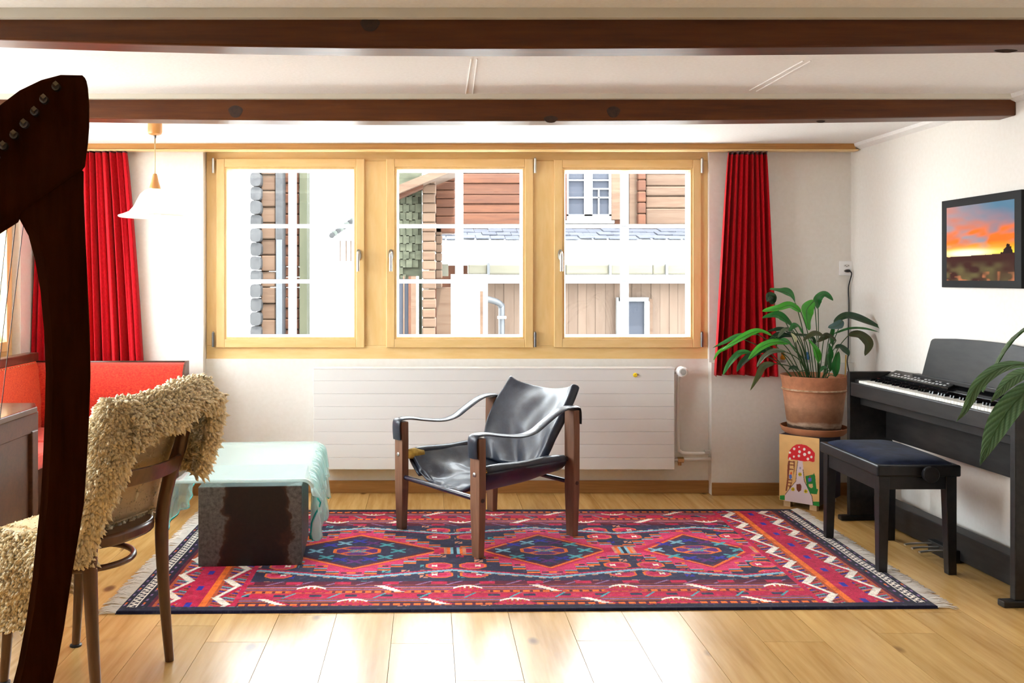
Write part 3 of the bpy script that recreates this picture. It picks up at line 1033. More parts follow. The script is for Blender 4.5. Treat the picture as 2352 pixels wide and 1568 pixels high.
nt.links.new(mx.outputs[0], nt.nodes['Material Output'].inputs[0])
obj('shade', m, sh_m, pl, smooth=True, auto=60)
bz = zpx(489, YP)
obj('bulb', MB().lathe([(0, bz - .036), (.018, bz - .03), (.029, bz - .012), (.03, bz + .004), (.022, bz + .03), (.013, bz + .05), (0, bz + .05)], pcn, 20), mat('bulb_glow', (1, .95, .85), .4, emit=((1, .86, .62), 40)), pl, smooth=True)
obj('bulb_holder', MB().lathe([(0, bz + .045), (.017, bz + .045), (.017, zpx(436, YP)), (0, zpx(436, YP))], pcn, 16), M['white'], pl)

# ------------------------------------------------------------------ socket and cable
oc = P(1943, 616, YU)
so = thing('wall_socket', 'white triple wall socket near the corner', 'socket', (oc.x, YU, oc.z))
hw = .046
obj('plate', MB().box(oc.x - hw, oc.x + hw, YU - .011, YU, oc.z - hw, oc.z + hw), M['white'], so, bevel=.006)
for dx, dz in ((-.0, .016), (.0, -.016)):
    c = oc + Vector((dx, -.011, dz))
    pts = [c + Vector((.021 * math.cos(a), 0, .0105 * math.sin(a))) for a in [PI / 6 + PI / 3 * i for i in range(6)]]
    ou = obj('outlet', MB().prism(pts, (0, -.0015, 0)), mat('socket_cream', (.70, .69, .66), .4), so)
    if dz > 0:
        for hx, hz in ((-.010, .001), (.010, .001), (0, -.004)):
            obj('pin_hole', MB().tube([c + Vector((hx, -.0012, hz)), c + Vector((hx, -.0022, hz))], .0026, 8), M['black'], ou)
c = oc + Vector((0, -.012, -.016))
pg = thing('power_cable', 'black power cable with plug hanging down the corner to the piano', 'cable', (c.x, YU, .8))
obj('plug', MB().tube([c, c + Vector((0, -.02, 0)), c + Vector((.004, -.03, -.003))], [.016, .016, .009], 12, flat=.6), M['black'], pg, smooth=True)
cb = catmull([c + Vector((.004, -.028, -.003)), c + Vector((.016, -.03, -.02)), P(1949, 660, YU - .006), P(1950, 700, YU - .006), P(1949, 760, YU - .006), P(1948, 812, YU - .008), P(1948, 845, 5.60), Vector((2.55, 5.40, .55)), Vector((2.585, 5.12, .45)), Vector((2.59, 5.05, .2))], 6)
obj('lead', MB().tube(cb, .0036, 8), M['black'], pg, smooth=True)

# ------------------------------------------------------------------ small toys on the ledge
def toy(label, px, col, base):
    c = P(px, 0, 5.665)
    x, z = c.x, .817
    t = thing('ledge_toy', label, 'toy', (x, 5.668, z), 'small toys on the wall ledge')
    obj('base', MB().lathe([(.018, 0), (.018, .014), (.015, .016), (0, .016)], (x, 5.668, z), 14), base, t, smooth=True, auto=40)
    obj('body', MB().lathe([(.0, .016), (.013, .018), (.017, .03), (.012, .043), (.006, .048), (0, .049)], (x, 5.668, z), 14), col, t, smooth=True)
    obj('head', MB().lathe([(0, .045), (.007, .048), (.0095, .056), (.006, .064), (0, .066)], (x - .004, 5.664, z), 12), col, t, smooth=True)
tb = mat('toy_base', (.45, .42, .42), .4)
toy('small orange and yellow toy figure on the ledge behind the plant', 1799, mat('toy_orange', (.75, .33, .02), .4), tb)
toy('small blue toy figure on the ledge behind the plant stems', 1855, mat('toy_blue', (.05, .18, .42), .4), tb)

# ------------------------------------------------------------------ corner bench: red upholstery
M['redfab'] = mat_noise('red_woven_cover', (0.44, 0.012, 0.006), (0.62, 0.045, 0.012), (90, 90, 160), 0.75, 0.4, 0.002, 2, 0.25, sheen=0.25)
M['redfab_lit'] = mat_noise('red_woven_cover_lit', (0.50, 0.035, 0.006), (0.66, 0.085, 0.014), (120, 120, 120), 0.75, 0.3, 0.002, 2, 0.25, sheen=0.15)  # red cover again, shifted to orange where daylight falls on it
M['pinkseat'] = mat_noise('faded_red_seat', (0.56, 0.055, 0.035), (0.66, 0.08, 0.05), (60, 60, 60), 0.8, 0.2, 0.002, 2, 0.2, sheen=0.25)
M['darkwood'] = mat_wood('dark_bench_wood', (.035, .012, .006), (.07, .024, .011), (.10, .036, .016), (2, 14, 14), .35, .2, 2.0)
bx1 = xpx(427, 5.5)
bn = thing('corner_bench', 'upholstered corner bench with red back below the curtain', 'bench', (-1.95, 5.3, 0))
Yb0 = 5.435
zt = zpx(834, Yb0)


def prof_back(y0, z0, z1):
    return [(y0 + .02, z0), (y0 - .012, z0 + .08), (y0 - .022, (z0 + z1) / 2), (y0 - .008, z1 - .06), (y0 + .018, z1 - .018), (y0 + .05, z1), (y0 + .10, z1), (y0 + .10, z0)]


pts = [(XL + .06, y, z) for y, z in prof_back(Yb0, .44, zt)]
obj('backrest', MB().prism(pts, (bx1 - XL - .06, 0, 0)), M['redfab'], bn, smooth=True, auto=35)
ptsf = [(bx1, y, z) for y, z in prof_back(Yb0 - .006, .40, zt + .008)]
obj('end_board', MB().prism(ptsf, (.012, 0, 0)), M['darkwood'], bn)
obj('top_piping', MB().tube([(XL + .06, Yb0 + .06, zt + .002), (bx1 + .012, Yb0 + .06, zt + .002)], .008, 8), M['darkwood'], bn, smooth=True)
sx1 = xpx(232, 5.2)
obj('seat', MB().box(XL + .03, -1.50, 4.96, Yb0 + .01, .36, .455), M['pinkseat'], bn, bevel=.03, seg=4)
obj('seat_box', MB().box(XL + .03, -1.52, 5.02, 5.56, 0, .36), M['darkwood'], bn, bevel=.004)
# leg along the left wall, with a wooden cap rail
zr = .90
obj('side_backrest', MB().prism([(x, 3.3, z) for x, z in ((XL + .02, .44), (XL + .115, .44), (XL + .125, .62), (XL + .10, .80), (XL + .085, .845), (XL + .02, .845))], (0, Yb0 + .0 - 3.3, 0)), M['redfab_lit'], bn, smooth=True, auto=35)
obj('cap_rail', MB().box(XL + .012, XL + .085, 3.28, Yb0 + .04, .845, .895), M['darkwood'], bn, bevel=.006)
nl = MB()
for i in range(64):
    y = 3.34 + i * .033
    nl.lathe([(.006, 0), (.004, .003), (0, .004)], (XL + .091, y, .836), 6)
tag(obj('nail_trim', nl, mat('brass_nail', (.5, .36, .18), .35, 1), bn), kind='stuff')
obj('side_seat', MB().box(XL + .03, XL + .45, 3.3, 4.95, .36, .455), M['pinkseat'], bn, bevel=.03, seg=4)
obj('side_seat_box', MB().box(XL + .03, XL + .42, 3.3, 4.95, 0, .36), M['darkwood'], bn, bevel=.004)

# ------------------------------------------------------------------ dining table edge on the left
tb = thing('dining_table', 'dark wooden dining table at the left edge', 'table', (-2.1, 3.7, 0))
tx = -1.79
M['tablewood'] = mat_wood('table_wood', (.05, .018, .009), (.09, .033, .016), (.13, .05, .025), (3, 3, 14), .12, .6, 2.0)
obj('tabletop', MB().prism([(-2.27, 3.05, .722), (tx, 3.05, .722), (tx, 4.18, .722), (tx - .06, 4.3, .722), (-2.27, 4.3, .722)], (0, 0, .030)), M['tablewood'], tb, bevel=.005)
obj('apron', MB().box(-2.2, tx - .02, 3.12, 4.24, .63, .722), M['darkwood'], tb, bevel=.004)
obj('end_panel', MB().box(-1.945, tx - .012, 4.16, 4.22, .03, .64), M['darkwood'], tb, bevel=.004)
obj('end_panel', MB().box(-1.945, tx - .012, 3.14, 3.20, .03, .64), M['darkwood'], tb, bevel=.004)
obj('foot', MB().box(-1.955, tx, 4.15, 4.23, 0, .035), M['darkwood'], tb, bevel=.004)
obj('foot', MB().box(-1.955, tx, 3.13, 3.21, 0, .035), M['darkwood'], tb, bevel=.004)
obj('side_panel', MB().box(tx - .06, tx - .03, 3.20, 4.16, .12, .64), M['darkwood'], tb, bevel=.004)

# ------------------------------------------------------------------ rug
RL, RW = 3.32, 1.60
rc = [np.array(q) for q in ((-1.25, 3.637), (2.065, 3.70), (2.085, 5.27), (-1.25, 5.25))]


def rug_xy(u, v):
    u, v = u[:, None], v[:, None]
    return (rc[0] * (1 - u) + rc[1] * u) * (1 - v) + (rc[3] * (1 - u) + rc[2] * u) * v


def rug_fn(u, v):
    xy = rug_xy(u, v)
    e = np.minimum(np.minimum(u, 1 - u) * RL, np.minimum(v, 1 - v) * RW)
    z = .0095 * np.clip(e / .004, 0, 1) ** .5
    edge = np.exp(-np.minimum(u, 1 - u) * RL / .25)
    z = z + edge * .004 * np.clip(e / .02, 0, 1) * (.5 + .5 * np.sin(v * 21 + u * 9))
    return np.concatenate([xy, z[:, None]], 1)


C_ = {k: np.array(lin(*v)) for k, v in dict(
    field=(44, 42, 70), navy=(26, 24, 48), crim=(178, 14, 64), dark=(88, 11, 44), pink=(198, 48, 96), orange=(222, 104, 30),
    tan=(196, 132, 104), blue=(40, 40, 150), teal=(70, 150, 160), white=(228, 218, 206), lilac=(136, 104, 150), purple=(92, 34, 110), sky=(120, 170, 190), rust=(168, 74, 40)).items()}
M['rug'] = mat_vcol('rug_pile', .95, .12, .08, ((260, 140, 1), .72))
rug, ru, rv = grid_mesh('rug', np.linspace(0, 1, 1180), np.linspace(0, 1, 300), rug_fn, M['rug'], None, (0.4, 4.46, 0))
tag(rug, 'long red and navy tribal rug with three diamond medallions', 'rug')
X, Y = ru * RL, rv * RW
jit = RNG.random(X.shape)
col = np.tile(C_['field'], (len(X), 1))


def setc(mask, c):
    col[mask] = C_[c]


ef, eb = Y, RW - Y                      # distance from the long sides
ev = np.minimum(ef, eb)
ee = np.minimum(X, RL - X)              # distance from the ends
yc = .80
# field: scattered woven squares
gx, gy = np.floor(X / .085).astype(int), np.floor(Y / .075).astype(int)
fxq, fyq = X / .085 - gx, Y / .075 - gy
hh = (gx * 73856093 ^ gy * 19349663) % 17
insq = (fxq > .22) & (fxq < .66) & (fyq > .22) & (fyq < .74)
for k, c in ((0, 'tan'), (3, 'blue'), (5, 'teal'), (8, 'crim'), (11, 'purple'), (13, 'tan')):
    setc(insq & (hh == k), c)
    setc(insq & (hh == k) & (np.abs(fxq - .44 - (fyq - .48) * .6) < .06), 'field')
# medallions
mc = (.90, 1.81, 2.56)
hwm, hhm, inn = (.47, .43, .385), .40, (.84, .68, .64)
for xc, hw_, ir in zip(mc, hwm, inn):
    dx, dy = np.abs(X - xc), np.abs(Y - yc)
    st = np.floor(dx / .058) * .058
    d = st / hw_ + dy / hhm
    setc(d < 1.0, 'pink')
    setc((d < 1.0) & (d > .955), 'orange')
    setc((d < .955) & (d > .93), 'navy')
    setc((d < .93) & (d > .90), 'sky')
    setc((d < .86) & (np.floor(dx / .029) % 4 == 0) & (d > .80), 'orange')
    setc((d < .86) & (np.floor(dx / .029 + .35) % 4 == 1) & (d > .82), 'navy')
    d2 = dx / (hw_ * max(.86, ir + .1)) + dy / (hhm * .80)
    setc(d2 < .96, 'crim')
    setc((d2 < .96) & (d2 > .92), 'pink')
    d3 = dx / (hw_ * ir) + dy / (hhm * .66)
    setc((d3 < 1.07) & (d3 > .99), 'orange')
    setc(d3 < .99, 'field')
    setc((d3 < .97) & (d3 > .90), 'dark')
    # star motifs inside the diamond
    for ax, ay, c in ((.14, .10, 'teal'), (.14, -.10, 'teal'), (-.14, .10, 'blue'), (-.14, -.10, 'teal'), (.0, .165, 'blue'), (0, -.165, 'purple'), (.20, .0, 'teal'), (-.20, 0, 'sky'), (.07, .13, 'purple'), (-.07, -.135, 'blue'), (.07, -.13, 'blue'), (-.07, .13, 'sky')):
        qx, qy = (X - xc - ax) / .036, (Y - yc - ay) / .030
        setc((np.abs(qx) < 1) & (np.abs(qy) < 1) & (np.abs(np.abs(qx) - np.abs(qy)) < .38), c)
    qx, qy = np.abs(X - xc) / .115, np.abs(Y - yc) / .072
    o8 = np.maximum(np.maximum(qx, qy), (qx + qy) / 1.38)
    setc((o8 < 1) & (o8 > .86), 'orange')
    setc((o8 < .86), 'purple')
    setc((o8 < .86) & (np.abs(qx * .9 - qy) < .12), 'orange')
    setc((o8 < .40) & (jit < .6), 'teal')
# paired lozenges at the waists
for xj in (.50, 1.375, 2.20, 3.0 - .12):
    for yy in (-.36, -.235, .235, .36):
        for s_ in (-1, 1):
            if abs(xj - 1.66) > 1 and s_ * (xj - 1.66) > 0:
                continue
            qx, qy = (X - xj - s_ * .078) / .062, (Y - yc - yy) / .046
            o8 = np.maximum(np.maximum(np.abs(qx), np.abs(qy)), (np.abs(qx) + np.abs(qy)) / 1.45)
            setc(o8 < 1.16, 'field')
            setc((o8 < 1.0), 'orange')
            setc((o8 < .84), 'pink')
            setc((o8 < .55) & (np.abs(qy) < .35), 'crim')
            setc((o8 < .7) & (np.abs(qx - s_ * .35) < .2) & (np.abs(np.abs(qx - s_ * .35) - np.abs(qy)) < .16), 'white')
    setc((np.abs(X - xj) < .10) & (np.abs(Y - yc) < .035), 'crim')
    for off, c in ((.0, 'navy'), (.016, 'sky'), (.03, 'orange'), (.046, 'tan')):
        setc((np.abs(np.abs(X - xj) - off) < .008) & (np.abs(Y - yc) < .055), c)
# zigzag guard line
tri = np.abs(((X - .92) / .87 + .5) % 1 - .5) * 2            # 0 at medallions, 1 between
for side in (ef, eb):
    ln = .395 + .11 * tri + .018 * np.sign(np.sin(X * 48)) * 0
    setc((np.abs(side - ln) < .030), 'field')
    setc((side > ln + .012) & (side < ln + .026), 'crim')
    setc((side > ln - .012) & (side < ln + .010), 'sky')
    setc((side > ln - .024) & (side < ln - .012) & (np.floor(X / .03) % 2 == 0), 'tan')
# long borders
sc_ = np.floor(ev / .0085).astype(int)
pal = ['dark', 'lilac', 'dark', 'rust', 'purple', 'tan', 'dark', 'orange', 'lilac', 'dark', 'navy', 'rust']
band1, band2 = (ev > .05) & (ev < .142), (ev > .20) & (ev < .305)
for k, c in enumerate(pal):
    setc((band1 | band2) & (sc_ % len(pal) == k), c)
for lo, hi in ((.056, .076), (.206, .228)):
    m_ = (ev > lo) & (ev < hi)
    setc(m_, 'orange')
    setc(m_ & (np.floor(X / .014) % 3 == 0), 'dark')
setc((ev > .142) & (ev < .20), 'crim')
setc((ev > .142) & (ev < .20) & (np.floor(X / .05) % 3 == 0) & (np.abs(ev - .172) < .014), 'field')
setc((ev > .142) & (ev < .20) & (np.abs(((X / .19) % 1 - .5) * .19 - (ev - .172) * .8) < .006), 'teal')
setc((ev > .305) & (ev < .352), 'dark')
setc((ev > .305) & (ev < .352) & (np.abs(((X / .13) % 1 - .5) * .13 - (ev - .33) * 1.4) < .007), 'lilac')
setc((ev > .312) & (ev < .345) & (np.floor(X / .07) % 3 == 0), 'crim')
for lo, hi, ph in ((.062, .140, .10), (.212, .300, -.09)):
    t_ = (ev - lo) / (hi - lo)
    q = (X - ph) / .335
    n_ = np.floor(q).astype(int)
    f_ = (q - n_ - .5) * .335
    fan = (n_ % 2 == 0) & (t_ > 0) & (t_ < 1)
    com = (n_ % 2 != 0) & (t_ > 0) & (t_ < 1)
    setc(fan & (np.abs(f_) < .085 * (1.12 - t_)), 'crim')
    setc(fan & (np.abs(f_) < .075 * (1.1 - t_)) & (np.floor(f_ / .009) % 2 == 0) & (t_ > .3), 'rust')
    arc = .86 - (f_ / .06) ** 2 * .32
    setc(fan & (np.abs(f_) < .062) & (np.abs(t_ - arc) < .10), 'white')
    setc(fan & (np.abs(np.abs(f_) - .012) < .004) & (t_ > .55) & (t_ < .9), 'white')
    dl = f_ + .055 * (t_ - .5) * 2
    dl = f_ * 1.0 + (t_ - .5) * .10
    setc(com & (np.abs(dl - .02) < .022) & (t_ > .08), 'crim')
    setc(com & (np.abs(dl) < .016 + .007 * (np.floor(t_ * 14) % 2)) & (t_ > .06) & (t_ < .95), 'white')
# end borders
endz = ee < .47
inner = (ev > .05)
be = lambda a, b: endz & (ee >= a) & (ee < b) & inner
setc(be(.115, .47), 'dark')
for a, b in ((.13, .225), (.345, .445)):
    k_ = np.floor((Y + ee * .4) / .012).astype(int)
    pl2 = ['rust', 'blue', 'dark', 'orange', 'lilac', 'dark', 'teal', 'crim', 'rust', 'dark']
    for k, c in enumerate(pl2):
        setc(be(a, b) & (k_ % 10 == k), c)
    setc(be(a, a + .014), 'rust')
    per = .225
    q = (Y / per + (.3 if a > .2 else 0))
    f_ = q - np.floor(q)
    md = (a + b) / 2
    pos = md + np.where(f_ < .62, (f_ / .62 - .5) * .062, (.5 - (f_ - .62) / .38) * .062)
    setc(be(a, b) & (ee > pos + .012) & (ee < pos + .034) & (f_ < .7), 'crim')
    setc(be(a, b) & (np.abs(ee - pos) < np.where(f_ < .62, .0095, .02)), 'white')
setc(be(.225, .318), 'crim')
setc(be(.225, .318) & (np.floor(Y / .05) % 4 == 1) & (np.abs(ee - .27) < .012), 'blue')
setc(be(.318, .345), 'orange')
setc(be(.445, .47), 'crim')
setc(ee < .115, 'navy')
chain = (ee > .029) & (ee < .071)
setc(chain & ((np.abs(ee - .05 - .009 * np.sin(Y * 190)) < .008) | (np.abs(ee - .05) > .015)) & (ee > .031), 'white')
for e_ in (.018, .09):
    setc((np.abs(ee - e_) < .004) & (np.floor(Y / .02) % 3 == 0), 'lilac')
    setc((np.abs(ee - e_) < .004) & (np.floor(Y / .02) % 9 == 4), 'orange')
# dark bound long edges
setc(ev < .046, 'navy')
setc((ev > .018) & (ev < .026), 'field')
# dye variation and weave speckle that belong to the wool
col *= (.84 + .32 * vnoise(X * 2.2, Y * 26, 3))[:, None] * (.80 + .40 * jit)[:, None]
bl = vnoise(X * 60, Y * 60, 5)
col = col * (.8 + .2 * (bl > .3))[:, None] + (bl > .82)[:, None] * .02
paint_mesh(rug, np.clip(col, 0, 1))
fr_ = MB()
rs = random.Random(4)
for end in (0, 1):
    for i in range(330):
        v = (i + rs.random()) / 330
        a = rug_xy(np.array([end * 1.0]), np.array([v]))[0]
        sx = 1 if end else -1
        ln = rs.uniform(.06, .085)
        dy = rs.uniform(-.025, .02)
        p0 = Vector((a[0] - sx * .004, a[1], .006))
        p1 = Vector((a[0] + sx * ln * .55, a[1] + dy * .5, .006 + rs.uniform(0, .006)))
        p2 = Vector((a[0] + sx * ln, a[1] + dy, .002))
        fr_.tube([p0, p1, p2], [.0022, .0026, .0012], 4)
tag(obj('fringe', fr_, mat('cream_fringe', (.76, .72, .68), .9), rug), kind='stuff')

# ------------------------------------------------------------------ glass table on a steel block
a0, a1 = G(455, 1307), G(693, 1302)
ax_ = (a1 - a0).normalized()
ay_ = Vector((-ax_.y, ax_.x, 0))
BW, BH = (a1 - a0).length, .377
gt = thing('coffee_table', 'coffee table of draped greenish glass over a dark steel block', 'table', tuple(a0 + ax_ * BW / 2 + ay_ * .25))
TM = frame_M(a0, ax_, ay_)
m_, nt, b = new_mat('patinated_steel')
v_ = texco(nt, (1, 1, 1))
sx = nt.nodes.new('ShaderNodeSeparateXYZ')
nt.links.new(v_.outputs[0], sx.inputs[0])
n1 = noise(nt, texco(nt, (7, 7, 7)), 1.0, 4, .55)
n2 = noise(nt, texco(nt, (60, 60, 60)), 1.0, 4, .6)


def mth(op, a, b_=None):
    k = nt.nodes.new('ShaderNodeMath')
    k.operation = op
    for i, q in enumerate((a, b_)):
        if q is None:
            continue
        if isinstance(q, (int, float)):
            k.inputs[i].default_value = q
        else:
            nt.links.new(q, k.inputs[i])
    return k.outputs[0]


dist = mth('ADD', mth('ABSOLUTE', mth('SUBTRACT', sx.outputs[0], .026)), mth('MULTIPLY', mth('SUBTRACT', n1.outputs['Fac'], .5), .32))
msk = ramp(nt, dist, [(.148, (0, 0, 0)), (.160, (1, 1, 1))])
rim = ramp(nt, dist, [(.120, (0, 0, 0)), (.150, (1, 1, 1)), (.17, (0, 0, 0))])
gr = ramp(nt, n2.outputs['Fac'], [(.3, (.045, .043, .040)), (.7, (.15, .145, .135))])
dk = ramp(nt, n2.outputs['Fac'], [(.3, (.007, .0045, .004)), (.7, (.013, .008, .006))])
c = mixc(nt, msk.outputs[0], dk.outputs[0], gr.outputs[0])
c = mixc(nt, mth('MULTIPLY', rim.outputs[0], .35), c, (.10, .035, .012))
nt.links.new(c, b.inputs['Base Color'])
b.inputs['Roughness'].default_value = .45
b.inputs['Metallic'].default_value = .25
base = obj('steel_block', MB().box(-BW / 2, BW / 2, -.25, .25, .0095, BH), m_, None, bevel=.004)
base.matrix_world = Matrix.Translation(a0 + ax_ * BW / 2 + ay_ * .25) @ Matrix.Rotation(math.atan2(ax_.y, ax_.x), 4, 'Z')
put(base, gt)

g_ = bpy.data.materials.new('slumped_glass')
g_.use_nodes = True
nt = g_.node_tree
b = nt.nodes['Principled BSDF']
b.inputs['Base Color'].default_value = (.82, .93, .92, 1)
b.inputs['Roughness'].default_value = .10
b.inputs['Specular IOR Level'].default_value = .9
b.inputs['Coat Weight'].default_value = .6
n1 = noise(nt, texco(nt, (14, 5, 14)), 1.0, 4, .6)
bump(nt, b, n1.outputs['Fac'], .12, .01)
tr = nt.nodes.new('ShaderNodeBsdfTransparent')
tr.inputs[0].default_value = (.84, .97, .955, 1)
mx = nt.nodes.new('ShaderNodeMixShader')
mx.inputs[0].default_value = .62
nt.links.new(b.outputs[0], mx.inputs[1])
nt.links.new(tr.outputs[0], mx.inputs[2])
nt.links.new(mx.outputs[0], nt.nodes['Material Output'].inputs[0])
M['glass'] = g_
XA, XB, YD, ZT = -.125, .515, .99, BH + .018


def hemR(y):
    base_ = .105 + .05 * y + .045 * math.sin(y * 17 + 1) + .03 * math.sin(y * 41)
    return base_ if y > .10 else ZT - .06 + (base_ - ZT + .06) * max(y, 0) / .10


def hemL(y):
    return .17 + .06 * y + .03 * math.sin(y * 9)


def glass_pt(u, v):
    y = -.004 + v * YD
    x0 = XA + .02 * math.sin(5 * v)
    if u < .25:
        t = u / .25
        z = hemL(y) + (ZT - .035 - hemL(y)) * t
        rip = (1 - t) * .007 * math.sin(y * 34 + 2 * math.sin(9 * y))
        q = Vector((x0 - .006 + .0 * t + rip - .02 * (1 - t), y, z))
    elif u < .35:
        a = (u - .25) / .10 * PI / 2
        q = Vector((x0 + .032 - .038 * math.cos(a), y, ZT - .035 + .035 * math.sin(a)))
    elif u < .62:
        t = (u - .35) / .27
        q = Vector((x0 + .032 + (XB - .038 - x0 - .032) * t, y, ZT + .003 * math.sin(7 * t) * math.sin(6 * y)))
    elif u < .72:
        a = (u - .62) / .10 * PI / 2
        q = Vector((XB - .038 + .038 * math.sin(a) + .008 * math.sin(y * 23), y, ZT - .035 + .035 * math.cos(a)))
    else:
        t = (u - .72) / .28
        z = ZT - .035 + (hemR(y) - ZT + .035) * t
        rip = t ** .8 * .026 * math.sin(y * 37 + 2.2 * math.sin(7 * y)) + t * .012
        q = Vector((XB + .008 * math.sin(y * 23) + rip, y, z))
    q.y += (0 if u < .35 or u > .62 else 0) + .004 * math.sin(20 * u)
    return TM @ q


top = obj('glass_sheet', MB().grid(glass_pt, 64, 90), M['glass'], gt, smooth=True)
md = top.modifiers.new('solid', 'SOLIDIFY')
md.thickness, md.offset = .014, 1.0
rs = random.Random(11)
for i in range(18):
    y = .05 + .92 * i / 17 + rs.uniform(-.02, .02)
    L_ = rs.uniform(.05, .15)
    x = XB + .016 + .008 * math.sin(y * 23)
    pts = [(x - .03, y, ZT + .004), (x - .006, y, ZT - .012), (x + .004, y + .004, ZT - .05), (x + .010, y + rs.uniform(-.012, .012), ZT - .05 - L_ * .6), (x + .012 + rs.uniform(0, .012), y + rs.uniform(-.02, .02), ZT - .05 - L_)]
    pts = catmull([TM @ Vector(q) for q in pts], 4)
    rr = [.006 + .006 * math.sin(PI * min(k / len(pts), 1) * .8) for k in range(len(pts))]
    obj('glass_drip', MB().tube(pts, rr, 8), M['glass'], gt, smooth=True)
edge_m = mat('glass_edge_green', (.02, .42, .36), .1, coat=.5)
hp = [glass_pt(.999, k / 60) for k in range(1, 61)]
obj('hem_edge', MB().tube(hp, .0045, 6), edge_m, gt, smooth=True)
hp = [glass_pt(0, k / 60) for k in range(0, 61)]
obj('hem_edge', MB().tube(hp, .0045, 6), edge_m, gt, smooth=True)

# ------------------------------------------------------------------ safari armchair
AC = Vector((.298, 4.794, 0))
wv, dv = Vector((.595, -.804, 0)).normalized(), Vector((.804, .595, 0)).normalized()
RZ = .0095


def A(w_, d_, z_):
    return AC + wv * w_ + dv * d_ + Vector((0, 0, z_))


ar = thing('safari_armchair', 'low armchair with black leather sling and brown wooden legs', 'armchair', tuple(A(0, 0, 0)))
M['leather'] = mat_noise('black_leather', (.009, .013, .025), (.017, .023, .040), (30, 30, 30), .36, .25, .002, 4, .45, bscale=(240, 240, 240), coat=.08)
M['legwood'] = mat_wood('chair_leg_wood', (.12, .052, .028), (.19, .088, .048), (.25, .125, .07), (16, 16, 1.5), .42, .1, 2.0)
M['foam'] = mat_noise('torn_mustard_foam', (.30, .17, .02), (.44, .28, .05), (60, 60, 60), .9)
M['rod'] = mat('black_steel_rod', (.015, .015, .03), .22, coat=.4)
hwA, hdA = .318, .315
for sw in (-1, 1):
    for sd, zt_ in ((-1, .578), (1, .658)):
        def q(z_, ww, dd, sh=0):
            c0, c1 = sw * hwA, sd * hdA + sh
            return [A(c0 - ww, c1 - dd, z_), A(c0 + ww, c1 - dd, z_), A(c0 + ww, c1 + dd, z_), A(c0 - ww, c1 + dd, z_)][::-1]
        lg = MB()
        rings = [q(RZ, .026, .017), q(.24, .034, .021), q(zt_ - .1, .035, .021), q(zt_, .033, .021)]
        lg.v = [tuple(p) for r in rings for p in r]
        for i in range(3):
            for j in range(4):
                lg.f.append((i * 4 + j, i * 4 + (j + 1) % 4, (i + 1) * 4 + (j + 1) % 4, (i + 1) * 4 + j))
        lg.f += [(3, 2, 1, 0), (12, 13, 14, 15)]
        leg = obj('leg', lg, M['legwood'], ar, bevel=.003)
        for z_, dr, rr in ((.405, 'd', .0105), (.285, 'w', .010)):
            if dr == 'd':
                c0 = A(sw * hwA, sd * (hdA + .020), z_)
                obj('bolt', MB().tube([c0, c0 + dv * sd * .005, c0 + dv * sd * .007], [rr, rr, rr * .6], 14), M['steel'], leg, smooth=True, auto=40)
            else:
                c0 = A(sw * (hwA + .034), sd * hdA, z_)
                obj('bolt', MB().tube([c0, c0 + wv * sw * .003], rr, 14), mat('bolt_plug', (.04, .018, .012), .5), leg, smooth=True, auto=40)
for sw in (-1, 1):
    obj('side_rod', MB().tube([A(sw * .300, -hdA, .405), A(sw * .300, hdA, .405)], .013, 12), M['rod'], ar, smooth=True, auto=50)
for sd in (-1, 1):
    obj('cross_rod', MB().tube([A(-hwA, sd * hdA, .285), A(hwA, sd * hdA, .285)], .0125, 12), M['rod'], ar, smooth=True, auto=50)


def nz(x, y, z):
    return mnoise.noise(Vector((x, y, z)))


def seat_fn(u, v):
    s = (u - .5) * 2
    d_ = -.275 + v * .54
    sag = .125 + .035 * (1 - v) ** 1.5 - .01 * v
    w_ = s * .302
    zz = .425 - sag * (1 - abs(s) ** 2.7)
    if abs(s) > .93:
        zz -= .010 * (abs(s) - .93) / .07
    zz += .010 * nz(6 * s, 9 * v, 1.3) * (1 - s ** 2) + .010 * math.sin(9 * v + 4 * s) * (1 - abs(s)) * (1 - v)
    # folds that run from the front corner into the middle
    zz += .012 * math.sin(16 * (v - .35 * s)) * max(0, 1 - abs(s + .45) * 1.6) * max(0, 1 - v * 1.3)
    d2 = d_ + .03 * (1 - s * s) * (v < .02)
    return A(w_, d2, zz)


obj('seat', MB().grid(seat_fn, 44, 36), M['leather'], ar, smooth=True, solid=.026, sub=1)
for sw in (-1, 1):
    roll = [A(sw * .300, -.27 + .54 * k / 10, .408 + .003 * math.sin(k)) for k in range(11)]
    obj('seat_edge_roll', MB().tube(roll, [.022] + [.025] * 9 + [.021], 14), M['leather'], ar, smooth=True)
    # hanging side flap of the sling
    def flap(u, v, sw=sw):
        d_ = -.27 + .54 * u
        return A(sw * (.322 - .10 * v ** 1.6 + .004 * math.sin(12 * u)), d_, .405 - (.105 + .015 * math.sin(PI * u)) * v * (1 - .30 * u * v))
    obj('side_flap', MB().grid(flap, 24, 10), M['leather'], ar, smooth=True, solid=.010)


def back_fn(u, v):
    s = (u - .5) * 2
    hw_ = .215 + .075 * math.sin(PI * min(v * 1.25, 1) * .5) - .03 * v ** 3
    d_ = .145 + .20 * v + .075 * v * v
    z_ = .335 + .43 * v
    cup = (1 - s * s)
    d_ += .055 * cup * (1 - .5 * v) - .012 * abs(s) ** 6
    z_ -= .042 * cup * v ** 4
    z_ += .016 * abs(s) ** 8 * v ** 8
    d_ += .008 * nz(3 * s, 5 * v, 7.7) + .007 * math.sin(7 * s + 9 * v) * (1 - v) ** 2 * 2
    return A(s * hw_ + .0 * v, d_, z_)


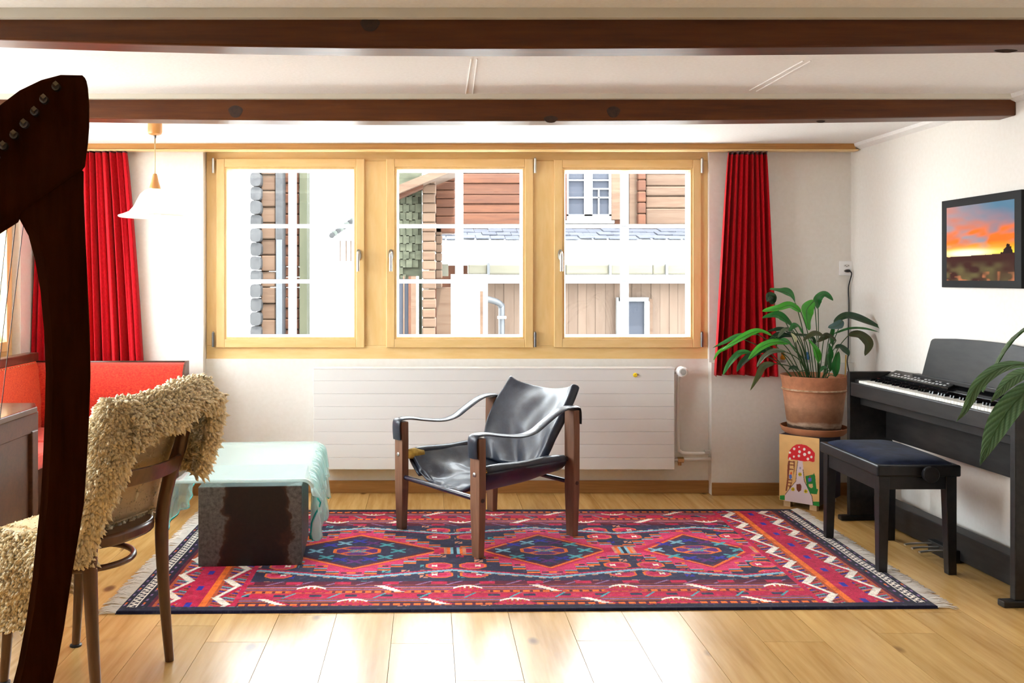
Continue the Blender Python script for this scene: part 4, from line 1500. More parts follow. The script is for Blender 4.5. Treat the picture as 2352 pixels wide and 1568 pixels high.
obj('backrest', MB().grid(back_fn, 36, 36), M['leather'], ar, smooth=True, solid=.046, sub=1)
obj('back_rod', MB().tube([A(-.318, .235, .455), A(-.235, .235, .455)], .010, 10), M['rod'], ar, smooth=True)
for sw in (-1, 1):
    ex = .0
    pth = [(-.346, .485), (-.350, .54), (-.345, .583), (-.318, .592), (-.26, .590), (-.17, .574), (-.05, .560), (.04, .572), (.12, .612), (.20, .652), (.26, .670), (.315, .672), (.345, .664), (.352, .62), (.351, .585)]
    path = catmull([A(sw * hwA, d_, z_) for d_, z_ in pth], 5)
    n = len(path)
    st = obj('arm_strap', MB().tube(path, .0085, 14, flat=4.0, up=wv), M['leather'], ar, smooth=True, auto=60)
fm = obj('torn_foam', MB().tube([A(-.296, -.295, .405), A(-.292, -.255, .404), A(-.283, -.20, .398)], [.024, .030, .022], 12), M['foam'], ar, smooth=True)
obj('torn_foam', MB().tube([A(.300, -.294, .405), A(.300, -.262, .405)], [.018, .024], 12), M['foam'], ar, smooth=True)
c0 = back_fn(.90, .66)
obj('button', MB().tube([Vector(c0) - dv * .018 + Vector((0, 0, .01)), Vector(c0) - dv * .024 + Vector((0, 0, .012))], .007, 10), mat('brass_button', (.35, .26, .15), .4, .8), ar, smooth=True)

# ------------------------------------------------------------------ digital piano
th = math.radians(2.4)
PO = Vector((2.322, 5.08, 0))
pa, pb = Vector((math.sin(th), -math.cos(th), 0)), Vector((math.cos(th), math.sin(th), 0))
PM = frame_M(PO, pa, pb)                # local x along the keys (far to near), y to the wall... (z down-flipped guard below)
PL, PD = 1.37, .238


def Q(s, t, z):
    return PO + pa * s + pb * t + Vector((0, 0, z))


def pbox(s0, s1, t0, t1, z0, z1, z1b=None):
    """box in piano axes; z1b = other top height at the wall side"""
    zb = z1 if z1b is None else z1b
    return MB().hexa([Q(s0, t0, z0), Q(s1, t0, z0), Q(s1, t1, z0), Q(s0, t1, z0)], [Q(s0, t0, z1), Q(s1, t0, z1), Q(s1, t1, zb), Q(s0, t1, zb)])


M['piano'] = mat_noise('black_walnut_veneer', (.009, .0082, .008), (.018, .0165, .016), (40, 8, 40), .45, .05, .001, 4, .32)
M['pianogloss'] = mat('gloss_black_panel', (.008, .008, .009), .12)
M['ivory'] = mat('white_key', (.80, .79, .74), .25)
pn = thing('digital_piano', 'black digital piano against the right wall', 'piano', tuple(Q(PL / 2, PD / 2, 0)))
for s0 in (0, PL - .032):
    obj('side_panel', pbox(s0, s0 + .032, 0, PD, .028, .822), M['piano'], pn, bevel=.004)
    obj('foot', pbox(s0 - .006, s0 + .038, -.050, PD, 0, .028), M['piano'], pn, bevel=.006)
kb = obj('keybed', pbox(.032, PL - .032, .012, PD, .690, .752), M['piano'], pn, bevel=.003)
obj('key_slip', pbox(.032, PL - .032, .004, .028, .690, .766), M['piano'], pn, bevel=.004)
obj('lower_rail', pbox(.032, PL - .032, .060, PD, .640, .690), M['piano'], pn, bevel=.003)
obj('back_panel', pbox(.032, PL - .032, .205, .222, .455, .640), M['piano'], pn, bevel=.002)
obj('bottom_bar', pbox(.032, PL - .032, .135, .215, .012, .140), M['piano'], pn, bevel=.004)
ks = (PL - 1.225) / 2
for s0, s1 in ((.032, ks - .002), (ks + 1.227, PL - .032)):
    obj('key_block', pbox(s0, s1, .028, .158, .752, .782), M['piano'], pn, bevel=.003)
kw = 1.225 / 52
wk = obj('white_key', MB().box(.0006, kw - .0006, .030, .158, .752, .778), M['ivory'], None, bevel=.0015, seg=1)
rotz = math.atan2(pa.y, pa.x)


def place_key(o, s):
    q = Q(s, 0, 0)
    o.location = q
    o.rotation_euler = (0, 0, rotz)
    return put(o, pn)


# local key axes: x along pa, y along the perpendicular that points to the wall
place_key(wk, ks)
for i in range(1, 52):
    o = bpy.data.objects.new('white_key', wk.data)
    COL.objects.link(o)
    b_ = o.modifiers.new('bevel', 'BEVEL')
    b_.width, b_.segments = .0015, 1
    place_key(o, ks + i * kw)
bk0 = None
for i in range(51):
    if i % 7 in (1, 4):
        continue
    if bk0 is None:
        bk0 = obj('black_key', MB().hexa([(-.0055, .082, .77), (.0055, .082, .77), (.0055, .158, .77), (-.0055, .158, .77)], [(-.0045, .088, .790), (.0045, .088, .790), (.0045, .158, .790), (-.0045, .158, .790)]), M['pianogloss'], None)
        o = bk0
    else:
        o = bpy.data.objects.new('black_key', bk0.data)
        COL.objects.link(o)
    place_key(o, ks + (i + 1) * kw)
obj('felt_strip', pbox(.032, PL - .032, .156, .162, .752, .786), mat('red_felt', (.12, .01, .012), .9), pn)
obj('top_panel', pbox(.032, PL - .032, .162, PD, .752, .792, .822), M['pianogloss'], pn, bevel=.002)
cpn = obj('control_panel', pbox(.10, .66, .160, PD - .012, .790, .806, .838), M['pianogloss'], pn, bevel=.004)
bm = mat('button_grey', (.45, .46, .47), .3)
for i in range(16):
    s = .14 + i * .031
    for t0, zz in ((.172, .8115), (.190, .8195)):
        if t0 > .18 and i % 3 == 2:
            continue
        obj('button', pbox(s, s + .018, t0, t0 + .008, zz - .006, zz + .002, zz + .005), bm, cpn)
obj('rest_ledge', pbox(.30, PL - .06, .196, PD - .004, .818, .840), M['piano'], pn, bevel=.004)
out = [(.375, .838), (.405, .95), (.425, 1.018), (.437, 1.028), (.455, 1.032), (.62, 1.042), (.80, 1.046), (1.0, 1.044), (1.16, 1.034), (1.185, 1.028), (1.20, 1.016), (1.26, .838)]
obj('music_rest', MB().prism([Q(s, .203 + (z - .838) * .10, z) for s, z in out], pb * .010), M['piano'], pn, bevel=.002)
pdl = obj('pedal_box', pbox(.60, .80, .10, .14, .0, .06), M['piano'], pn, bevel=.004)
for i in range(3):
    s = .625 + i * .062
    pth = catmull([Q(s, .12, .045), Q(s, .06, .047), Q(s, .0, .044), Q(s, -.03, .040)], 4)
    obj('pedal', MB().tube(pth, [.008] * 6 + [.011] * (len(pth) - 6), 10, flat=.45, up=(0, 0, 1)), M['steel'], pdl, smooth=True, auto=50)
obj('height_screw', MB().tube([Q(.70, .12, 0), Q(.70, .12, .02)], .02, 14), M['black'], pdl)

# ------------------------------------------------------------------ piano stool
sx0, sx1, sy0, sy1 = 2.015, 2.392, 4.105, 4.715
st = thing('piano_stool', 'black wooden piano stool with dark blue velvet seat', 'stool', ((sx0 + sx1) / 2, (sy0 + sy1) / 2, 0))
M['stoolblack'] = mat_noise('satin_black_wood', (.010, .010, .012), (.016, .016, .018), (30, 30, 30), .30, 0, 0, 3, .3)
M['velvet'] = mat_noise('navy_velvet', (.0035, .006, .018), (.010, .016, .042), (14, 14, 14), .95, .2, .004, 4, .05, sheen=.06)
obj('seat_frame', MB().box(sx0, sx1, sy0, sy1, .445, .497), M['stoolblack'], st, bevel=.008, seg=3)


def cush(u, v):
    x, y = sx0 + .018 + (sx1 - sx0 - .036) * u, sy0 + .018 + (sy1 - sy0 - .036) * v
    f = (1 - abs(2 * u - 1) ** 5) * (1 - abs(2 * v - 1) ** 6)
    return (x, y, .494 + .030 * f ** .6 + .002 * nz(9 * x, 9 * y, 0) * f)


obj('seat_cushion', MB().grid(cush, 26, 34), M['velvet'], st, smooth=True)
for a_, b_, c_, d_ in ((.03, .05, 0, 1), (1 - .05, 1 - .03, 0, 1)):
    obj('side_rail', MB().box(sx0 + .02 if a_ < .5 else sx1 - .042, sx0 + .042 if a_ < .5 else sx1 - .02, sy0 + .05, sy1 - .05, .375, .446), M['stoolblack'], st, bevel=.003)
for y in (sy0 + .018, sy1 - .040):
    obj('end_rail', MB().box(sx0 + .05, sx1 - .05, y, y + .022, .385, .446), M['stoolblack'], st, bevel=.003)
for ix in (0, 1):
    for iy in (0, 1):
        x = sx0 + .013 if ix == 0 else sx1 - .063
        y = sy0 + .013 if iy == 0 else sy1 - .063
        bz_ = .0102 if (x < 2.14) else 0.0
        bi = .0 if ix == 0 else .012
        bj = .0 if iy == 0 else .012
        obj('leg', MB().hexa([(x + bi, y + bj, bz_), (x + bi + .038, y + bj, bz_), (x + bi + .038, y + bj + .038, bz_), (x + bi, y + bj + .038, bz_)], [(x, y, .446), (x + .050, y, .446), (x + .050, y + .050, .446), (x, y + .050, .446)]), M['stoolblack'], st, bevel=.003)
kc = Vector((2.238, sy0, .462))
obj('height_knob', MB().tube([kc + Vector((0, .004, 0)), kc + Vector((0, -.012, 0)), kc + Vector((0, -.014, 0)), kc + Vector((0, -.034, 0)), kc + Vector((0, -.038, 0))], [.013, .013, .034, .037, .033], 28), M['stoolblack'], st, smooth=True, auto=40)

# ------------------------------------------------------------------ painted crate with toadstool house
c0, c1 = Vector((2.064, 5.385, 0)), Vector((2.233, 5.228, 0))
ux = (c1 - c0).normalized()
uy = Vector((-ux.y, ux.x, 0))
CW, CD, CZ0, CZ1 = (c1 - c0).length, .345, .034, .422
cr = thing('painted_crate', 'wooden box painted with a red toadstool house', 'box', tuple(c0 + ux * CW / 2 + uy * CD / 2))


def cq(a, d, z):
    return c0 + ux * a + uy * d + Vector((0, 0, z))


def cbox(a0, a1, d0, d1, z0, z1):
    return MB().hexa([cq(a0, d0, z0), cq(a1, d0, z0), cq(a1, d1, z0), cq(a0, d1, z0)], [cq(a0, d0, z1), cq(a1, d0, z1), cq(a1, d1, z1), cq(a0, d1, z1)])


M['navypaint'] = mat_noise('navy_painted_ply', (.010, .011, .032), (.018, .018, .05), (20, 20, 20), .5)
M['ply'] = mat_wood('birch_ply', (.58, .38, .18), (.68, .47, .25), (.74, .54, .32), (3, 3, 14), .5)
obj('body', cbox(.002, CW, .004, CD, CZ0, CZ1), M['navypaint'], cr, bevel=.002)
for a_ in (.02, CW - .06):
    for d_ in (.012, CD - .05):
        obj('foot', cbox(a_, a_ + .04, d_, d_ + .035, 0, CZ0), M['ply'], cr)


def zuv(x, y):
    """spot in the close view of the painted face -> face coordinates"""
    xl, xr = 80 - .028 * (y - 185), 716 - .02 * (y - 270)
    u = (x - xl) / (xr - xl)
    v = (y - (182 + 100 * u)) / (1068 + 32 * u)
    return u, v


face, fu, fv = grid_mesh('painted_front', np.linspace(0, 1, 170), np.linspace(0, 1, 270), lambda u, v: np.stack([c0.x + ux.x * CW * u, c0.y + ux.y * CW * u, CZ1 - (CZ1 - CZ0) * v], 1), mat_vcol('painted_ply_front', .55, .4), cr)
fcol = np.tile(np.array(lin(226, 182, 116)), (len(fu), 1))
fcol *= (.92 + .12 * vnoise(fu * 6, fv * 14, 2) + .04 * RNG.random(fu.shape))[:, None]


def fp(poly, rgb):
    fcol[inpoly(fu, fv, [zuv(*q) for q in poly])] = lin(*rgb)


def fl_(line, w_, rgb):
    fcol[nearline(fu * .62, fv, [(zuv(*q)[0] * .62, zuv(*q)[1]) for q in line], w_)] = lin(*rgb)


fp([(60, 1180), (140, 1180), (140, 1260), (60, 1245)], (20, 135, 50))
fp([(595, 1300), (695, 1305), (695, 1390), (600, 1370)], (20, 140, 50))
fp([(375, 625), (445, 630), (455, 780), (470, 960), (540, 1130), (580, 1220), (597, 1370), (140, 1270), (150, 1170), (230, 1080), (330, 960), (350, 760)], (222, 205, 212))
fl_([(450, 780), (465, 960), (540, 1130), (582, 1220), (597, 1365)], .005, (70, 50, 40))
fl_([(370, 640), (345, 780), (330, 960), (230, 1070), (150, 1170)], .004, (90, 70, 60))
fp([(210, 600), (215, 540), (240, 460), (290, 400), (350, 365), (430, 365), (510, 385), (580, 440), (640, 515), (635, 650), (610, 662), (550, 640), (470, 645), (380, 625), (300, 610)], (214, 22, 34))
for x, y, r in ((315, 435, 20), (245, 492, 17), (242, 590, 18), (307, 560, 16), (400, 485, 22), (388, 552, 20), (480, 532, 24), (475, 447, 20), (553, 505, 22), (585, 577, 19), (530, 607, 20), (395, 408, 12)):
    fp([(x + r * math.cos(t_), y + r * 1.1 * math.sin(t_)) for t_ in [2 * PI * i / 14 for i in range(14)]], (240, 232, 226))
fp([(215, 625), (245, 625), (205, 980), (180, 1110), (158, 1110), (190, 900), (200, 700)], (132, 62, 36))
fp([(300, 625), (322, 640), (310, 800), (240, 1060), (215, 1070), (280, 920), (300, 780)], (132, 62, 36))
for yy in (640, 690, 760, 930, 980, 1030):
    fl_([(235 - (yy - 640) * .08, yy), (305 - (yy - 640) * .14, yy + 8)], .008, (132, 62, 36))
fp([(225, 850), (262, 845), (270, 900), (240, 930), (222, 900)], (96, 116, 196))
fp([(240, 815), (268, 805), (268, 845), (245, 850)], (226, 92, 30))
fp([(335, 1010), (400, 1005), (418, 1040), (410, 1110), (370, 1140), (338, 1100)], (120, 56, 36))
for x, y in ((278, 1088), (485, 1130), (398, 852)):
    fp([(x - 25, y - 28), (x + 25, y - 26), (x + 27, y + 28), (x - 24, y + 26)], (232, 206, 20))
    fl_([(x, y - 28), (x, y + 28)], .004, (110, 90, 10))
    fl_([(x - 25, y), (x + 25, y)], .004, (110, 90, 10))
fp([(385, 730), (424, 735), (424, 768), (385, 765)], (196, 186, 208))
fl_([(404, 735), (404, 765)], .003, (90, 80, 120))
fp([(482, 885), (610, 860), (620, 835), (640, 890), (645, 1000), (655, 1095), (680, 1105), (660, 1185), (550, 1170), (500, 1030)], (24, 132, 52))
fp([(530, 1015), (595, 1012), (600, 1070), (570, 1082), (535, 1055)], (214, 176, 118))
fp([(525, 920), (578, 915), (580, 970), (530, 980)], (92, 100, 190))
fp([(540, 920), (556, 875), (566, 918)], (190, 40, 50))
paint_mesh(face, fcol)
# orange flourishes on the dark right side, as thin raised paint
fm_ = mat('orange_flourish', (.28, .035, .012), .5)
for pts in ([(.10, .30), (.16, .33), (.22, .31), (.26, .34)], [(.08, .21), (.14, .26), (.20, .25), (.26, .20)], [(.09, .12), (.14, .17), (.18, .15), (.19, .10)]):
    pt = catmull([cq(CW + .0005, d_, z_) for d_, z_ in pts], 5)
    obj('painted_flourish', MB().tube(pt, [.004 + .012 * math.sin(PI * k / (len(pt) - 1)) for k in range(len(pt))], 6, flat=.12, up=ux), fm_, cr)

# ------------------------------------------------------------------ terracotta pot and plant
pc_ = Vector((2.285, 5.425, 0))
zs0 = CZ1
sa = thing('pot_saucer', 'terracotta saucer under the large pot', 'saucer', (pc_.x, pc_.y, zs0))
M['terra'] = mat_noise('terracotta', (.36, .14, .065), (.50, .23, .12), (7, 7, 5), .8, .15, .002, 5, .25)
obj('dish', MB().lathe([(0, 0), (.165, 0), (.178, .012), (.188, .034), (.190, .040), (.184, .042), (.174, .016), (.0, .012)], (pc_.x, pc_.y, zs0), 48), M['terra'], sa, smooth=True, auto=40)
zp0 = zs0 + .0125
pm_, nt, b = new_mat('stained_terracotta')
vv = texco(nt, (1, 1, 1))
sz = nt.nodes.new('ShaderNodeSeparateXYZ')
nt.links.new(vv.outputs[0], sz.inputs[0])
n1 = noise(nt, texco(nt, (6, 6, 18)), 1.0, 5, .6)
n2 = noise(nt, texco(nt, (30, 30, 30)), 1.0, 4, .6)
zz = nt.nodes.new('ShaderNodeMath')
zz.operation = 'MULTIPLY_ADD'
zz.inputs[1].default_value = .08
nt.links.new(n1.outputs['Fac'], zz.inputs[0])
nt.links.new(sz.outputs[2], zz.inputs[2])
st_ = ramp(nt, zz.outputs[0], [(.0, (.05, .028, .018)), (.072, (.07, .038, .022)), (.085, (.50, .38, .28)), (.105, (.27, .13, .065)), (.16, (.30, .15, .08)), (.20, (.46, .24, .14)), (.30, (.47, .20, .10)), (.40, (.45, .18, .09))])
sp_ = ramp(nt, n2.outputs['Fac'], [(.3, (.82, .80, .78)), (.7, (1.12, 1.1, 1.08))])
nt.links.new(mixc(nt, 1.0, st_.outputs[0], sp_.outputs[0], 'MULTIPLY'), b.inputs['Base Color'])
b.inputs['Roughness'].default_value = .85
bump(nt, b, n2.outputs['Fac'], .2, .003)
PHt = .765 - zp0
pp_ = [(0, 0), (.140, 0), (.146, .01), (.160, PHt * .35), (.173, PHt * .70), (.1735, PHt * .72), (.181, PHt * .735), (.182, PHt * .755), (.176, PHt * .775), (.180, PHt * .88), (.188, PHt * .98), (.187, PHt), (.176, PHt), (.170, PHt * .9), (.168, PHt * .88), (0, PHt * .88)]
pt = thing('terracotta_planter', 'large weathered terracotta pot on the painted box', 'pot', (pc_.x, pc_.y, zp0))
po = obj('pot', MB().lathe(pp_, (0, 0, 0), 56), pm_, None, smooth=True, auto=35)
po.location = (pc_.x, pc_.y, zp0)
put(po, pt)
obj('worn_band', MB().lathe([(.1805, PHt * .742), (.1832, PHt * .750), (.1815, PHt * .762), (.178, PHt * .77)], (pc_.x, pc_.y, zp0), 56), mat_noise('limescale_band', (.34, .20, .10), (.60, .46, .32), (40, 40, 40), .9), pt, smooth=True)
obj('soil', MB().lathe([(0, PHt * .93), (.09, PHt * .925), (.168, PHt * .91), (.168, PHt * .88), (0, PHt * .87)], (pc_.x, pc_.y, zp0), 32), mat_noise('potting_soil', (.012, .008, .006), (.03, .02, .014), (60, 60, 60), .95, .6, .01), pt, smooth=True)

LEAF = {}
for nm, c_a, c_b in (('bright', (.035, .26, .018), (.065, .36, .035)), ('green', (.012, .10, .022), (.026, .17, .040)), ('dark', (.010, .036, .018), (.018, .060, .028)), ('olive', (.040, .045, .018), (.075, .075, .028)), ('grey', (.08, .105, .075), (.13, .15, .11)), ('cream', (.62, .60, .42), (.74, .72, .55)), ('fore', (.045, .105, .045), (.10, .20, .095)), ('blue', (.03, .09, .10), (.06, .14, .15))):
    m__ = mat_noise('leaf_' + nm, c_a, c_b, (14, 14, 14), .30, 0, 0, 3, .5)
    nt = m__.node_tree
    b = nt.nodes['Principled BSDF']
    tl = nt.nodes.new('ShaderNodeBsdfTranslucent')
    tl.inputs[0].default_value = (c_b[0] * 1.3, c_b[1] * 1.5, c_b[2], 1)
    mx = nt.nodes.new('ShaderNodeMixShader')
    mx.inputs[0].default_value = .28
    nt.links.new(b.outputs[0], mx.inputs[1])
    nt.links.new(tl.outputs[0], mx.inputs[2])
    nt.links.new(mx.outputs[0], nt.nodes['Material Output'].inputs[0])
    if nm == 'fore':
        at = nt.nodes.new('ShaderNodeVertexColor')
        at.layer_name = 'paint'
        nt.links.new(at.outputs[0], b.inputs['Base Color'])
        mx.inputs[0].default_value = .15
    LEAF[nm] = m__
M['stem'] = mat('leaf_stem', (.03, .085, .02), .5)
M['midrib'] = mat('leaf_midrib', (.05, .12, .03), .5)


def leaf(parent, pts, hw, mat_, seed, n0=(0, -.75, .66), fold=.25, wave=.12, vein=0.0, nl=22, nw=8, power=.75, shape=.85):
    """lance-shaped blade along pts"""
    rs = random.Random(seed)
    path = catmull(pts, 8)
    L = len(path) - 1
    n0 = Vector(n0) + Vector((rs.uniform(-.35, .35), 0, rs.uniform(-.2, .2)))
    ph = rs.uniform(0, 6)

    def fn(u, v):
        f = u * L
        i = min(int(f), L - 1)
        p = path[i].lerp(path[i + 1], f - i)
        t = (path[min(i + 1, L)] - path[max(i - 1, 0)]).normalized()
        s = t.cross(n0)
        if s.length < 1e-4:
            s = Vector((1, 0, 0))
        s.normalize()
        n = s.cross(t)
        w_ = hw * (math.sin(PI * min(max(u, 0), 1) ** shape) + 1e-4) ** power * (1 - .12 * u)
        k = (v - .5) * 2
        wv_ = wave * hw * math.sin(9 * u + ph + 2 * k) * abs(k)
        vn = vein * hw * math.sin((u - .22 * abs(k)) * 70) * (1 - abs(k) ** 6) * min(abs(k) * 4, 1)
        return p + s * (k * w_) + n * (fold * abs(k) * w_ + wv_ + vn)
    o = obj('leaf', MB().grid(fn, nl, nw), mat_, parent, smooth=True)
    if vein:
        uu, kk = np.meshgrid(np.linspace(0, 1, nl + 1), np.abs(np.linspace(-1, 1, nw + 1)), indexing='ij')
        w_ = .5 + .5 * np.sin((uu - .22 * kk) * 70 + .6)
        w_ = (w_ ** 1.5 * (.25 + .75 * np.minimum(kk * 2, 1))).ravel()[:, None]
        paint_mesh(o, np.array((.020, .060, .022)) * (1 - w_) + np.array((.17, .29, .16)) * w_)
    mr = [fn(k / 12, .5) + Vector((0, -.0006, .0006)) for k in range(13)]
    obj('midrib', MB().tube(mr, [hw * .045 * (1 - .7 * k / 12) + .0004 for k in range(13)], 5), M['midrib'], o, smooth=True)
    return o


pn_ = thing('peace_lily', 'leafy peace lily growing from the big terracotta pot', 'plant', (pc_.x, pc_.y, .735))
leaves = [
    ([(860, 205), (800, 110), (720, 85), (600, 60)], 58, 'green', -.04), ([(915, 290), (800, 225), (690, 255), (525, 278)], 55, 'bright', -.08),
    ([(1045, 175), (975, 260), (970, 360), (997, 470)], 66, 'bright', -.10), ([(1085, 255), (1080, 170), (1150, 110), (1235, 176)], 46, 'green', .0),
    ([(835, 430), (720, 340), (640, 320), (525, 350)], 48, 'green', -.06), ([(1240, 395), (1380, 325), (1600, 400), (1792, 496)], 50, 'dark', -.02),
    ([(1245, 505), (1400, 455), (1550, 455), (1695, 492)], 18, 'green', -.05), ([(1390, 520), (1500, 520), (1590, 610), (1550, 725)], 56, 'olive', -.03),
    ([(620, 520), (480, 480), (300, 560), (118, 672)], 40, 'bright', -.10), ([(480, 512), (300, 520), (150, 590), (28, 650)], 22, 'green', -.06),
    ([(330, 560), (180, 640), (90, 690), (38, 772)], 20, 'bright', -.12), ([(800, 600), (650, 590), (500, 650), (385, 765)], 44, 'bright', -.13),
    ([(620, 645), (470, 690), (330, 790), (270, 885)], 40, 'dark', -.08), ([(415, 690), (300, 700), (200, 800), (133, 918)], 34, 'green', -.12),
    ([(770, 690), (640, 680), (540, 740), (470, 838)], 32, 'grey', -.15), ([(650, 805), (540, 830), (480, 930), (405, 1075)], 36, 'olive', -.14),
    ([(1095, 800), (1075, 720), (1040, 640), (985, 565)], 46, 'bright', -.12), ([(1210, 880), (1195, 780), (1205, 690), (1190, 600)], 38, 'green', -.10),
    ([(1262, 935), (1260, 850), (1275, 760), (1290, 680)], 40, 'green', -.14), ([(1255, 645), (1310, 640), (1360, 680), (1392, 730)], 46, 'dark', -.10),
    ([(1330, 375), (1290, 420), (1240, 440), (1185, 440)], 48, 'blue', -.09), ([(1145, 530), (1060, 505), (1000, 530), (935, 572)], 36, 'olive', -.13),
    ([(1265, 575), (1190, 525), (1130, 550), (1080, 590)], 34, 'olive', -.08), ([(930, 505), (880, 430), (840, 430), (790, 480)], 36, 'green', -.11),
    ([(860, 685), (790, 600), (740, 575), (690, 570)], 36, 'green', -.14), ([(800, 450), (750, 465), (715, 500), (680, 545)], 24, 'grey', -.12),
    ([(840, 530), (720, 520), (640, 550), (560, 610)], 40, 'dark', -.02), ([(1000, 520), (900, 520), (820, 510), (740, 470)], 22, 'dark', .02),
    ([(1060, 610), (1030, 560), (1000, 545), (960, 560)], 28, 'dark', .0), ([(1230, 620), (1215, 540), (1225, 480), (1245, 420)], 30, 'green', -.04),
    ([(830, 470), (735, 460), (660, 465), (580, 480)], 26, 'dark', -.02), ([(640, 210), (620, 150), (600, 130), (575, 190)], 50, 'dark', .03),
    ([(905, 880), (860, 850), (820, 850), (790, 870)], 26, 'dark', -.12), ([(1180, 900), (1160, 850), (1130, 850), (1100, 890)], 24, 'green', -.13),
]
for i, (pts, w_, mt, dy) in enumerate(leaves):
    Yl = 5.41 + dy
    wp = [P(1630 + x / 4.355, 650 + y / 4.355, Yl - .02 * k) for k, (x, y) in enumerate(pts)]
    lf = leaf(pn_, wp, w_ / 4.355 * Yl / F, LEAF[mt], i, wave=.14)
    bx_, by_ = pts[0]
    bxs = 1080 + (bx_ - 1080) * .30 + (i * 37 % 40 - 20)
    b0 = P(1630 + bxs / 4.355, 650 + 925 / 4.355, 5.41 + dy * .5)
    b0.z = .738
    md_ = b0.lerp(wp[0], .6) + Vector((0, 0, .02)) + Vector(((b0.x - wp[0].x) * .12, 0, 0))
    obj('leaf_stem', MB().tube(catmull([b0, md_, wp[0]], 6), .0028, 6), M['stem'], lf, smooth=True)
wp = [P(1630 + x / 4.355, 650 + y / 4.355, 5.27) for x, y in ((858, 590), (850, 560), (830, 525), (808, 500))]
lf = leaf(pn_, wp, 20 / 4.355 * 5.27 / F, LEAF['cream'], 99, fold=.7, wave=.02)
obj('flower_stalk', MB().tube(catmull([P(1630 + 985 / 4.355, 862, 5.35), P(1630 + 900 / 4.355, 820, 5.3), wp[0]], 6), .0026, 6), M['stem'], lf, smooth=True)
cs = P(1941, 862, 5.33)
tag(obj('plant_cane', MB().tube([Vector((cs.x, 5.33, .736)), P(1943, 815, 5.33)], .004, 8), mat('bamboo', (.55, .33, .08), .5), None, smooth=True, loc=(cs.x, 5.33, .736)), 'short yellow bamboo cane stuck in the plant pot', 'cane')
rdq = P(1936, 850, 5.40)
jr = thing('red_candle_jar', 'small dark red jar behind the plant stems', 'jar', (rdq.x, 5.30, .735))
obj('jar', MB().lathe([(.0, 0), (.020, 0), (.021, .025), (.019, .028), (0, .028)], (rdq.x, 5.30, .736), 18), mat('clear_jar', (.55, .53, .5), .1), jr, smooth=True, auto=40)
obj('wax', MB().lathe([(.0, .028), (.021, .028), (.022, .05), (.014, .055), (0, .055)], (rdq.x, 5.30, .736), 18), mat('dark_red_wax', (.22, .012, .016), .35), jr, smooth=True, auto=40)

# ------------------------------------------------------------------ foreground plant at the right edge
fq = Vector((1.86, 2.40, 0))
ps = thing('plant_stand', 'wooden plant stand at the right edge of the view', 'stand', tuple(fq))
obj('top', MB().lathe([(0, .48), (.16, .48), (.165, .49), (.16, .51), (0, .51)], (fq.x, fq.y, 0), 32), M['legwood'], ps, smooth=True, auto=40)
for k in range(3):
    a = 2 * PI * k / 3
    obj('leg', MB().tube([(fq.x + .19 * math.cos(a), fq.y + .19 * math.sin(a), 0), (fq.x + .11 * math.cos(a), fq.y + .11 * math.sin(a), .485)], [.013, .018], 10), M['legwood'], ps, smooth=True)
fp_ = thing('white_planter', 'white ceramic pot on the plant stand', 'pot', (fq.x, fq.y, .51))
obj('pot', MB().lathe([(0, 0), (.095, 0), (.125, .20), (.128, .21), (.120, .21), (.115, .185), (0, .18)], (fq.x, fq.y, .51), 36), M['white'], fp_, smooth=True, auto=40)
fo = thing('foreground_plant', 'drooping ribbed green leaves at the right edge in front of the piano', 'plant', (fq.x, fq.y, .69))
YFp = 2.36
fl3 = [([(1150, 380), (930, 385), (740, 460), (560, 620), (470, 800), (400, 930), (325, 1020)], 66, .34, .14, 1), ([(1180, 470), (1040, 490), (900, 580), (800, 700), (715, 800)], 74, .30, .10, 2), ([(1250, 560), (1080, 700), (900, 900), (760, 1130), (670, 1330), (595, 1510)], 132, .18, .05, 3)]
for i, (pts, w_, fo_, wa, sd) in enumerate(fl3):
    wp = [P(2130 + x / 4.9, 760 + y / 4.9, YFp + .03 - .02 * k) for k, (x, y) in enumerate(pts)]
    lf = leaf(fo, wp, w_ / 4.9 * YFp / F, LEAF['fore'], 40 + sd, n0=(-.35, -.85, .35), fold=fo_, wave=wa, vein=.075, nl=130, nw=16, power=.95, shape=.72)
    obj('leaf_stem', MB().tube(catmull([Vector((fq.x - .02 * i, fq.y, .70)), Vector((1.80 - .03 * i, 2.40, 1.05)), Vector((1.70 - .03 * i, 2.38, 1.19 - .02 * i)), wp[0]], 6), .0042, 7), M['stem'], lf, smooth=True)
for i in range(5):
    a = -.9 + i * .75
    d3 = Vector((math.cos(a), math.sin(a) * .8, 0))
    wp = [fq + d3 * r_ + Vector((0, 0, z_)) for r_, z_ in ((.10, 1.12), (.22, 1.22), (.34, 1.16), (.44, 1.0))]
    lf = leaf(fo, wp, .05, LEAF['fore'], 60 + i, n0=(0, -.2, 1), fold=.2, wave=.08, vein=.04, nl=60, nw=10)
    obj('leaf_stem', MB().tube(catmull([fq + Vector((0, 0, .70)), fq + d3 * .05 + Vector((0, 0, .95)), wp[0]], 5), .004, 7), M['stem'], lf, smooth=True)

